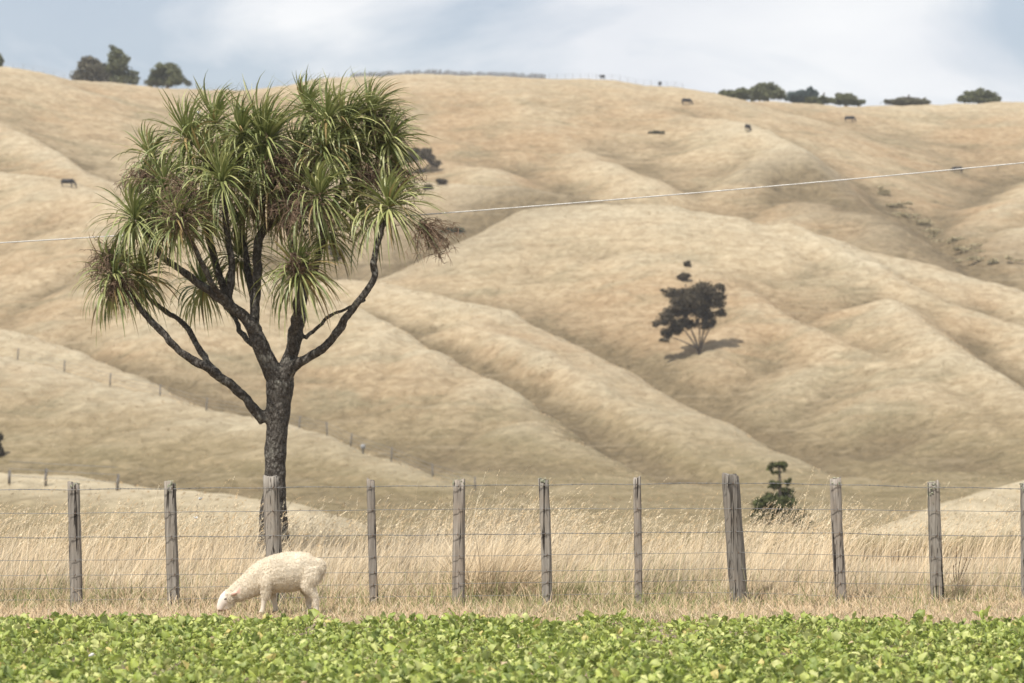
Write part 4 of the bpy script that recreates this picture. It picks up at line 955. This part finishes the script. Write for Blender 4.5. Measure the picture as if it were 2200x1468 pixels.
# scattered plants standing by themselves on the bare strip at the field's edge
EDGE = [(120,1336,1.1,'green plant at the crop edge below the leftmost fence post'), (330,1330,.9,'green plant at the crop edge just left of the second fence post'), (835,1332,1.0,'green plant at the crop edge below the thin post right of the sheep'),
        (1110,1334,1.0,'green plant left of the bare soil gap below the tussock'), (1262,1342,1.25,'green plant in the middle of the bare soil gap below the fresh green grass clump'), (1335,1330,1.35,'upright dark green plant left of the thin post at centre right'),
        (1530,1335,1.2,'green plant at the crop edge left of the thick leaning post'), (1690,1330,1.25,'tall green plant at the crop edge below the small conical tree'), (1780,1342,1.0,'green plant, left one of two on the right patch of bare soil'),
        (1815,1341,1.0,'green plant, right one of two on the right patch of bare soil'), (1985,1333,1.2,'green plant at the crop edge below the lichened post near the right edge'), (2110,1331,1.3,'green plant at the crop edge nearest the right edge')]
for q, (px, py, s, label) in enumerate(EDGE):
    g = np.random.default_rng(900 + q); Y = 9777 / (py + 14 - 980)
    V, F, C = crop_mesh(np.zeros(1), np.zeros(1), np.array([.070 * s]), g, 8)
    o = np_mesh('forage_plant', V, F, M_crop, col=C); o.location = (at_px(px, Y), Y, 0.0)
    tag(o, label, 'plant', 'plants along the crop edge')

# ------------------------------------------------------------------ overhead cable through the tree's crown
def m_cable(nt, n, l, b):
    l.new(ramp(n, l, noise(n, l, objcoord(n), 40, 2), [(0.4, (0.52, 0.51, 0.49)), (0.7, (0.70, 0.69, 0.67))]), b.inputs['Base Color'])
M_cable = material('pale_cable', m_cable, 0.7, 0.2)
xs = np.linspace(-1500, 3700, 130); rows = np.interp(xs, [0, 930, 2200], [522, 460, 350])
cf_ = np.polyfit([0, 930, 2200], [522, 460, 350], 2); rows = np.polyval(cf_, xs)
P = np.array([unproj(a, b_, 38.9) for a, b_ in zip(xs, rows)]); Q = resample(P, 2600); T, A, B = frames(Q); ph = np.arange(2600) * 2 * math.pi / 6.0
G = Geo()
for s in (0, 2.094, 4.189): G.add(*tube(Q + .0050 * (np.cos(ph + s)[:, None] * A + np.sin(ph + s)[:, None] * B), .0048, 4))
cb = G.build('overhead_cable', M_cable); tag(cb, 'pale twisted overhead cable sloping up to the right through the tree crown', 'cable')

# ------------------------------------------------------------------ trees and scrub on the hills
M_far = leaf_material('hill_foliage', 0.15, 0.7, 0.2)
def m_fb(nt, n, l, b):
    l.new(ramp(n, l, noise(n, l, objcoord(n), 6, 3), [(0.4, (0.05, 0.042, 0.035)), (0.7, (0.12, 0.10, 0.085))]), b.inputs['Base Color'])
M_fb = material('hill_tree_bark', m_fb, 0.9, 0.1)
def hill_tree(name, base, blobs_px, limbs_px, n, size, cols, label, cat, group=None, seed=0, depth=.8, shell=.45, puff=1.12):
    """blobs and limbs in photo pixels round a base that stands at its own distance"""
    g = np.random.default_rng(seed); Y = base[1]; sc = Y / FPX
    e = empty(name, tuple(base)); tag(e, label, cat, group); bl = []
    for (cx, cy, rx, ry) in blobs_px:
        for _ in range(5):          # smaller clumps that break up the outline and join the masses
            a_ = g.uniform(0, 6.28); q_ = g.uniform(.45, 1.0); k_ = g.uniform(.32, .55); rr_ = min(rx, 2.2 * ry) * sc * k_
            c_ = unproj(cx + math.cos(a_) * rx * q_, cy + math.sin(a_) * ry * q_, Y + g.uniform(-1, 1) * min(rx, 2.2 * ry) * sc * .6); bl.append((*(c_ - base), rr_, rr_, max(ry * sc * k_, rr_ * .6)))
        r = min(rx, 2.2 * ry) * sc; dy = g.uniform(-1, 1) * r * .7; c = unproj(cx, cy, Y + dy); bl.append((*(c - base), rx * sc * puff * .85, r * depth * .85, ry * sc * puff * .85))
    V, F, C = leaf_cloud(bl, n, size, cols, g, shell); np_mesh('crown', V, F, M_far, e, col=C, smooth=False)
    if limbs_px:
        G = Geo()
        for pts in limbs_px:
            P = np.array([unproj(p[0], p[1], Y + (p[3] if len(p) > 3 else g.uniform(-.6, .6) * min(i, 1))) - base for i, p in enumerate(pts)])
            G.add(*tube(resample(P, len(pts) * 3), np.interp(np.linspace(0, 1, len(pts) * 3), np.linspace(0, 1, len(pts)), [p[2] * sc for p in pts]), 6))
        np_mesh('trunk', np.concatenate(G.V), np.concatenate(G.F), M_fb, e)
    return e
DARK = [(0.055, 0.044, 0.028), (0.115, 0.093, 0.060)]; OLIVE = [(0.075, 0.085, 0.040), (0.15, 0.155, 0.075)]; HAZE_BLUE = [(0.045, 0.075, 0.075), (0.085, 0.115, 0.11)]  # the blue pair puts distance haze into the leaf colour
def cp(pts, ox=1350, oy=540, s=5.243):
    return [(ox + p[0] / s, oy + p[1] / s, *[v / s for v in p[2:]]) for p in pts]
lb = hit(1503, 766)
hill_tree('lone_tree', lb, cp([(850,430,150,95),(1030,405,65,42),(1075,440,30,20),(480,470,105,70),(700,560,190,110),(950,560,140,100),(1050,595,55,42),(430,750,120,90),(330,815,55,45),(900,720,110,75),(1040,690,60,50),(620,690,115,85),(440,930,80,65),(420,1000,55,35),(540,810,75,50),(960,800,40,50),(560,620,120,110),(780,680,110,90),(720,450,110,70),(560,900,60,40),(540,860,90,60),(700,820,90,60),(880,830,90,60),(640,780,80,60)]),
          [[(1503,768,3.30),(1496,735,2.20),(1484,705,1.65),(1478,680,1.10)], [(1503,762,2.75),(1509,725,1.93),(1515,695,1.65),(1525,660,1.10)], [(1502,755,2.20),(1480,722,1.65),(1463,700,1.10),(1450,685,0.83)], [(1505,750,2.20),(1520,715,1.38),(1535,695,1.10)], [(1503,755,2.20),(1503,715,1.65),(1500,680,1.38),(1496,640,1.10)], [(1500,750,1.93),(1470,735,1.38),(1445,725,0.99),(1434,718,0.66)]],
          20000, .15, DARK, 'lone dark many-stemmed tree on the hillside with its shadow at its foot', 'tree', seed=3, shell=.1)
# small conical evergreen in the valley
pb = hit(1676, 1128, 60, 400)
if pb is None or pb[1] > 260: pb = unproj(1676, 1128, 150); pb[2] = float(H(pb[0], pb[1]))
hill_tree('young_evergreen', pb, [(1670,999,17,7),(1655,1008,7,6),(1683,1001,10,9),(1670,1015,12,4),(1668,1037,14,7),(1694,1036,9,8),(1662,1046,11,6),(1680,1052,8,5),(1650,1072,22,10),(1690,1062,18,13),(1668,1070,26,11),(1645,1090,20,13),(1703,1077,9,12),(1660,1095,20,14),(1640,1105,16,12),(1700,1100,16,13),(1650,1118,26,12),(1710,1118,22,12),(1728,1112,9,8),(1628,1122,14,9),(1680,1125,26,10),(1655,1082,30,14),(1690,1085,22,16),(1668,1108,44,16),(1740,1125,10,8),(1612,1130,10,8),(1630,1105,20,14),(1722,1106,20,15),(1676,1085,38,16)],
          [[(1676,1140,6,0),(1677,1100,5,0),(1676,1050,4,0),(1674,1010,2.5,0),(1672,998,1,0)], [(1677,1090,3,0),(1660,1075,2),(1648,1072,1)], [(1677,1075,3,0),(1690,1062,2),(1700,1070,1)]], 13000, .085, [(0.05, 0.06, 0.022), (0.115, 0.125, 0.045)], 'small conical green tree in the valley right of the thick leaning post', 'tree', seed=4, shell=.2)
SKY = [  # skyline trees: base x, distance near, beyond the crest m, blobs, colours, label
    (198, 572, 4, [(195,150,30,22),(175,160,22,14),(215,155,22,22),(185,168,30,9),(200,135,16,12)], [(0.085, 0.080, 0.055), (0.17, 0.155, 0.105)], 'rounded brownish tree left of the taller one on the left skyline', 1),
    (255, 574, 4, [(246,118,17,16),(262,125,12,12),(255,140,24,18),(245,155,28,20),(275,160,20,16),(262,172,32,12),(290,175,9,9),(243,103,8,6)], OLIVE, 'tallest skyline tree on the left, standing beside the rounded brownish one', 1),
    (360, 580, 4, [(360,158,28,20),(338,166,20,14),(372,150,18,12),(380,170,22,14),(350,178,34,10),(404,180,9,6),(320,178,10,8)], OLIVE, 'wide green skyline tree just left of the cabbage tree crown', 1),
    (-6, 565, 6, [(-6,122,9,9),(-10,135,14,14),(-14,145,14,10)], OLIVE, 'green tree cut by the left edge on the skyline', 1),
    (1570, 615, 5, [(1540,208,20,6),(1565,203,24,9),(1590,203,22,11),(1575,211,46,6)], OLIVE, 'long low tree, leftmost of the clump on the right skyline', 1),
    (1650, 616, 5, [(1635,196,20,14),(1660,195,22,14),(1650,205,32,10),(1678,206,14,11),(1620,206,14,10),(1648,186,16,6)], OLIVE, 'round-topped tree, tallest of the right skyline clump', 1),
    (1725, 650, 28, [(1722,204,24,10),(1742,198,12,9),(1705,212,18,8),(1730,213,30,9),(1748,206,10,10)], HAZE_BLUE, 'haze-blue tinted tree farther back in the middle of the right skyline clump', 1),
    (1768, 618, 5, [(1768,216,26,7),(1750,219,18,5),(1745,214,14,5)], OLIVE, 'low flat tree in front of the bluish one on the right skyline', 1),
    (1818, 620, 5, [(1808,211,14,9),(1825,213,18,9),(1845,219,14,6),(1800,217,14,6),(1815,221,30,4)], OLIVE, 'rightmost tree of the clump on the right skyline', 1),
    (1950, 626, 6, [(1950,216,34,7),(1925,219,26,5),(1975,219,26,6),(1950,223,50,5)], [(0.085, 0.08, 0.045), (0.15, 0.14, 0.085)], 'low domed tree standing alone on the right skyline', 0),
    (2103, 628, 6, [(2100,204,28,10),(2125,206,20,11),(2080,213,24,8),(2105,215,44,7),(2142,214,10,7)], OLIVE, 'wide bushy green tree near the right end of the skyline', 0)]
for q, (bx, nY, back, bl, cols, label, gr) in enumerate(SKY):
    b = hit_crest(bx, nY, 30); b[1] += back; b[0] = (bx - 1100) / FPX * b[1]; b[2] = float(H(b[0], b[1])) - .3
    bot = max(c[1] + c[3] for c in bl)
    hill_tree('skyline_tree', b, bl, [[(bx, bot + 6, 4, 0), (bx, bot - 10, 3, 0), (bx + 3, bot - 25, 1.5, 0)]], 5200, .27, cols, label, 'tree', 'trees on the skyline', 40 + q, shell=.3)
SHR = [((905, 372), [(905,333,26,14),(880,338,16,14),(935,352,14,9),(890,325,14,8),(925,340,14,8)], [[(905,376,3,0),(900,355,2,0),(890,342,1.2,0)], [(905,374,2.5,0),(920,355,1.6,0),(932,350,1,0)]], DARK, 'dark sparse tree half hidden behind the cabbage tree on its right', 'tree', 'hill_scrub_tree', 2600),
       ((922, 408), [(921,401,9,6)], None, DARK, 'dark round bush just below the sparse tree', 'bush', 'hill_bush', 500), ((950, 398), [(950,391,13,5)], None, DARK, 'flat dark bush right of the round one', 'bush', 'hill_bush', 500),
       ((985, 500), [(980,494,20,6),(960,500,16,5)], None, [(0.05, 0.06, 0.035), (0.10, 0.115, 0.06)], 'dark green bush in the gully behind the big knoll', 'bush', 'hill_bush', 900),
       ((730, 560), [(725,545,14,14),(715,530,10,10)], None, DARK, 'dark bush in the gully seen between the cabbage tree branches', 'bush', 'hill_bush', 900),
       ((-3, 985), [(-4,940,8,10),(-2,970,8,10),(-8,955,9,20)], None, DARK, 'dark bush cut by the left edge', 'bush', 'hill_bush', 900),
       ((1412, 288), [(1405,284,10,4),(1420,285,8,3)], None, [(0.10, 0.09, 0.055), (0.17, 0.15, 0.09)], 'low brown scrub patch high on the slope below the skyline cattle', 'bush', 'hill_bush', 400),
       ((1477, 574), [(1476,567,7,5)], None, DARK, 'tiny dark bush, upper of two above the lone tree', 'bush', 'hill_bush', 300), ((1470, 604), [(1470,594,12,8)], None, DARK, 'small dark bush, lower of two just above the lone tree', 'bush', 'hill_bush', 500)]
for q, ((bx, by), bl, limbs, cols, label, cat, nm, nn) in enumerate(SHR):
    b = hit(bx, by)
    if b is None: continue
    hill_tree(nm, b, bl, limbs, nn, .20, cols, label, cat, 'scrub on the hills', 60 + q, shell=.3)
# scrub of rushes lining the gully on the right
ORD = ['uppermost', 'second', 'third', 'fourth', 'fifth', 'sixth', 'seventh', 'eighth', 'lowest']
for q, (bx, by, r) in enumerate([(1900,420,15),(1928,446,19),(1955,470,24),(1985,486,20),(2012,508,22),(2045,522,20),(2078,542,24),(2110,556,26),(2145,566,18)]):
    b = hit(bx, by)
    if b is None: continue
    g_ = np.random.default_rng(700 + q)
    bl = [(bx + g_.normal(0, r * .8), by - 3 + g_.normal(0, 5), r * g_.uniform(.4, 1.0), g_.uniform(2, 4.5)) for _ in range(7)]
    hill_tree('gully_bush', b, bl, None, 700, .17, [(0.33, 0.29, 0.18), (0.46, 0.39, 0.25)], ORD[q] + ' low sage-coloured bush in the line down the gully at upper right', 'bush', 'bushes lining the gully', 80 + q, shell=.1)

# ------------------------------------------------------------------ cattle
def m_hide(nt, n, l, b):
    l.new(ramp(n, l, noise(n, l, objcoord(n), 3, 3), [(0.4, (0.012, 0.011, 0.013)), (0.7, (0.030, 0.027, 0.028))]), b.inputs['Base Color'])
M_hide = material('black_hide', m_hide, 0.6, 0.3)
def cow_mesh(pose):
    G = Geo()
    lz = -.62 if pose == 'lie' else 0.0
    G.add(*loft_side([(-1.02,1.12+lz,.10,.10),(-.95,1.06+lz,.28,.22),(-.7,1.03+lz,.36,.29),(-.3,.98+lz,.38,.33),(.1,.97+lz,.38,.33),(.5,1.0+lz,.37,.29),(.78,1.05+lz,.33,.24),(.95,1.08+lz,.22,.16)], 16))
    if pose == 'graze':
        G.add(*loft_side([(.75,1.10,.26,.17),(1.0,.95,.22,.14),(1.2,.66,.17,.12),(1.32,.42,.15,.11),(1.36,.35,.13,.11)], 14)); hx, hz, dx_, dz_ = 1.36, .36, .10, -.30
    else:
        G.add(*loft_side([(.75,1.12+lz,.26,.17),(1.0,1.25+lz,.21,.14),(1.2,1.42+lz,.17,.12),(1.3,1.45+lz,.13,.11)], 14)); hx, hz, dx_, dz_ = 1.30, 1.46 + lz, .30, -.16
    G.add(*loft_side([(hx-dx_*.35,hz-dz_*.35,.10,.10),(hx,hz,.14,.12),(hx+dx_*.5,hz+dz_*.5,.12,.10),(hx+dx_,hz+dz_,.085,.085),(hx+dx_*1.2,hz+dz_*1.2,.06,.07)], 12))
    for s in (-1, 1): G.add(*loft_side([(hx-.05,hz+.06,.05,.03,s*.10),(hx-.10,hz+.08,.06,.025,s*.20),(hx-.12,hz+.06,.02,.02,s*.28)], 8))
    if pose != 'lie':
        for s, o in ((-1, 0), (1, .10)):
            G.add(*loft_side([(.60+o,.95,.20,.11,s*.16),(.60+o,.70,.12,.09,s*.17),(.62+o,.45,.075,.07,s*.17),(.61+o,.22,.06,.055,s*.17),(.62+o,.05,.07,.06,s*.17),(.64+o,.0,.075,.065,s*.17)], 10))
            G.add(*loft_side([(-.78-o,1.0,.26,.12,s*.15),(-.74-o,.75,.18,.11,s*.17),(-.84-o,.52,.09,.08,s*.17),(-.82-o,.25,.06,.055,s*.17),(-.80-o,.05,.07,.06,s*.17),(-.78-o,.0,.075,.065,s*.17)], 10))
    else:
        for s in (-1, 1):
            G.add(*loft_side([(.6,.25,.14,.1,s*.2),(.85,.12,.09,.08,s*.26),(.60,.07,.06,.06,s*.30)], 10)); G.add(*loft_side([(-.7,.30,.22,.12,s*.2),(-.35,.16,.12,.1,s*.32),(-.62,.07,.07,.06,s*.34)], 10))
    G.add(*loft_side([(-1.0,1.18+lz,.05,.05),(-1.09,.95+lz,.035,.035),(-1.10,.62+max(lz,-.3),.03,.03),(-1.08,.45+max(lz,-.3),.05,.04)], 8))
    V, F, _ = remeshed(np.concatenate(G.V), np.concatenate(G.F), .045, 2)
    return np_mesh('cow', V, F, M_hide, mesh_only=True)
cows = {p: cow_mesh(p) for p in ('graze', 'stand', 'lie')}
for (px, py, pose, rz, sky_, label) in [
    (145, 403, 'graze', R(-8), 0, 'black cow grazing on the left hillside beside the cabbage tree'),
    (1295, 177, 'stand', R(125), 600, 'black cow on the skyline, left of the other skyline cow'),
    (1419, 190, 'stand', R(70), 600, 'black cow on the skyline where the ridge steps down'),
    (1475, 225, 'graze', R(20), 0, 'black cow just below the ridge step, left of the right skyline trees'),
    (1607, 283, 'graze', R(60), 0, 'smallest black cow alone on the slope below the right skyline clump'),
    (1825, 263, 'graze', R(-10), 0, 'black cow grazing below the gap in the right skyline trees'),
    (2057, 372, 'graze', R(175), 0, 'black cow on the right hillside where the cable crosses in front of it')]:
    b = hit_crest(px, sky_, 30) if sky_ else hit(px, py)
    if b is None: b = hit_crest(px, 610, 30)
    o = bpy.data.objects.new('cow', cows[pose]); COL.objects.link(o)
    o.location = (b[0], b[1], float(H(b[0], b[1])) - .06); o.rotation_euler = (0, 0, rz); o.scale = ((.72 if sky_ else .95),) * 3
    tag(o, label, 'cow', 'black cattle on the hills')

# ------------------------------------------------------------------ far fences
def far_post(h, r, tone=.75):
    V, F = tube(np.array([[0, 0, -.3], [0, 0, h * .5], [0.02, 0, h]]), np.array([r, r, r * .95]), 6)
    return np_mesh('fence_post', V, F, M_wood, mesh_only=True, col=np.full((len(V), 3), tone))
pm = far_post(1.2, .075)
def far_fence(pts, label, rows=(.4, .75, 1.1), me=pm, sc=None):
    P = [p for p in pts if p is not None]; e = empty('hill_fence', tuple(P[0])); tag(e, label, 'fence', 'fences on the hills'); c0 = P[0]
    for i, p in enumerate(P):
        o = bpy.data.objects.new('fence_post', me); COL.objects.link(o); o.parent = e; o.location = tuple(p - c0); o.rotation_euler = (rnd.uniform(-.06, .06), rnd.uniform(-.06, .10), 0)
        if sc: o.scale = (1, 1, sc * rnd.uniform(.85, 1.15))
    for z in rows:
        V, F = tube(np.array([p - c0 + [0, -.1, z] for p in P]), .012, 4); np_mesh('plain_wire', V, F, M_wire, e)
    return e
def spur_posts(xs, near, dy=0.0):
    out = []
    for x_ in xs:
        b = hit_crest(x_, near(x_), 14); b[1] += dy; b[2] = float(H(b[0], b[1])); out.append(b)
    return out
far_fence(spur_posts([42, 142, 240, 347, 446, 545, 645, 705, 755, 842, 931, 1022], lambda x_: np.interp(x_, [0, 250, 560, 800, 1020], [290, 276, 258, 240, 220]), -1.0), 'old post fence following the low left spur behind the cabbage tree trunk')
far_fence([b for b in (hit(x_, y_, 60, 260) for x_, y_ in [(20,1042),(98,1046),(252,1055)])], 'short run of posts in pale grass on the left behind the near fence', sc=.65)
bx_ = spur_posts([783], lambda x_: 241, -2)[0]
Vb, Fb = tube(np.array([[0, 0, -.2], [0, 0, .35], [0, 0, .36], [0, 0, .75], [0, 0, .80]]), np.array([.08, .08, .20, .20, .15]), 8)
M_pale = material('pale_metal', lambda nt, n, l, b: l.new(ramp(n, l, noise(n, l, objcoord(n), 5, 2), [(.3, (.22, .225, .23)), (.7, (.32, .325, .33))]), b.inputs['Base Color']), .5, .4)
tb = np_mesh('marker_drum', Vb, Fb, M_pale); tb.location = tuple(bx_); tag(tb, 'small pale drum on a stub post beside the old spur fence', 'drum')
thin = far_post(1.2, .035)
rid = []
for x_ in list(np.arange(752, 1172, 4.6)): 
    b = hit_crest(x_, 600, 25); b[1] += 2; b[2] = float(H(b[0], b[1])); rid.append(b)
far_fence(rid, 'dense dark batten fence along the top of the skyline', (.3, .6, .9, 1.2), far_post(1.1, .17, .5), .9)
far_fence([hit_crest(x_, 600, 25) + np.array([0, 1, 0]) for x_ in np.arange(1180, 1480, 17)], 'thin wire fence on the skyline running down to the right', (.4, .8, 1.2), thin, 1.0)
far_fence([hit_crest(x_, 578 + x_ * .03, 25) + np.array([0, 1, 0]) for x_ in np.arange(0, 740, 22)], 'thin wire fence along the left skyline in front of the trees', (.4, .8, 1.2), thin, .8)

# ------------------------------------------------------------------ small things: butterflies, stick
M_bfly = leaf_material('white_wing', .3, .6, .2)
def butterfly(p, s, rz, label):
    G = Geo(); e = empty('white_butterfly', tuple(p), rz); e.scale = (s,) * 3
    tag(e, label, 'butterfly', 'white butterflies')
    for sy in (-1, 1):
        out_ = np.array([(0, 0), (.010, .010), (.022, .024), (.016, .034), (.002, .030), (-.006, .020), (-.016, .020), (-.018, .008), (-.006, .0)])
        up = R(55); V = np.array([(a, sy * b * math.cos(up), b * math.sin(up)) for a, b in out_]); V2 = V + np.array([0, sy * .0008, .0006])
        n_ = len(V); F = [(0, i, i + 1) for i in range(1, n_ - 1)] + [(n_, n_ + i + 1, n_ + i) for i in range(1, n_ - 1)]
        for i in range(n_): j = (i + 1) % n_; F += [(i, n_ + i, n_ + j), (i, n_ + j, j)]
        np_mesh('wing', np.vstack([V, V2]), F, M_bfly, e, col=np.full((2 * n_, 3), .80), smooth=False)
    Vb, Fb = tube(np.array([(-.014, 0, -.001), (-.004, 0, 0), (.006, 0, .001), (.012, 0, .001)]), np.array([.0012, .0022, .0026, .0014]), 6)
    np_mesh('body', Vb, Fb, M_bfly, e, col=np.full((len(Vb), 3), .10))
butterfly(unproj(430, 1074, 30.6), 1.0, 1.0, 'white butterfly in the air above the second wire right of the second post')
butterfly(unproj(421, 1115, 30.9), 1.0, 2.2, 'white butterfly flying lower, below the second wire right of the second post')
butterfly(unproj(195, 1413, 21.5), 1.2, .3, 'white butterfly on the crop leaves at lower left')
butterfly(unproj(1258, 1394, 22.5), 1.0, 1.8, 'white butterfly on the crop leaves right of centre')
butterfly(unproj(427, 244, 37.2), 1.3, 1.2, 'white butterfly among the top leaves of the cabbage tree')
Vs, Fs = tube(np.array([unproj(152, 1308, 29.3), unproj(165, 1318, 28.9), unproj(181, 1325, 28.6)]), np.array([.006, .006, .004]), 6)
Vs[:, 2] = np.maximum(Vs[:, 2], .005); st_ = np_mesh('stick', Vs, Fs, M_fb); tag(st_, 'thin dark stick lying at the foot of the leftmost fence post', 'stick')

# ------------------------------------------------------------------ the air: thin even haze round the whole place
hv = np.array([(x_, y_, z_) for x_ in (-1650, 1650) for y_ in (-70, 2600) for z_ in (-75, 112)], float)
hf = [(0, 1, 3, 2), (4, 6, 7, 5), (0, 4, 5, 1), (2, 3, 7, 6), (0, 2, 6, 4), (1, 5, 7, 3)]
M_haze = bpy.data.materials.new('thin_haze'); M_haze.use_nodes = True; hn = M_haze.node_tree.nodes; hn.clear()
ho = N(hn, 'ShaderNodeOutputMaterial'); pv = N(hn, 'ShaderNodeVolumePrincipled')
pv.inputs['Color'].default_value = (0.93, 0.96, 1.0, 1); pv.inputs['Density'].default_value = 0.00016; pv.inputs['Anisotropy'].default_value = 0.1
M_haze.node_tree.links.new(pv.outputs[0], ho.inputs['Volume'])
hz = np_mesh('haze', hv, hf, M_haze, smooth=False); tag(hz, 'thin summer haze over the whole valley', 'haze', kind='stuff')
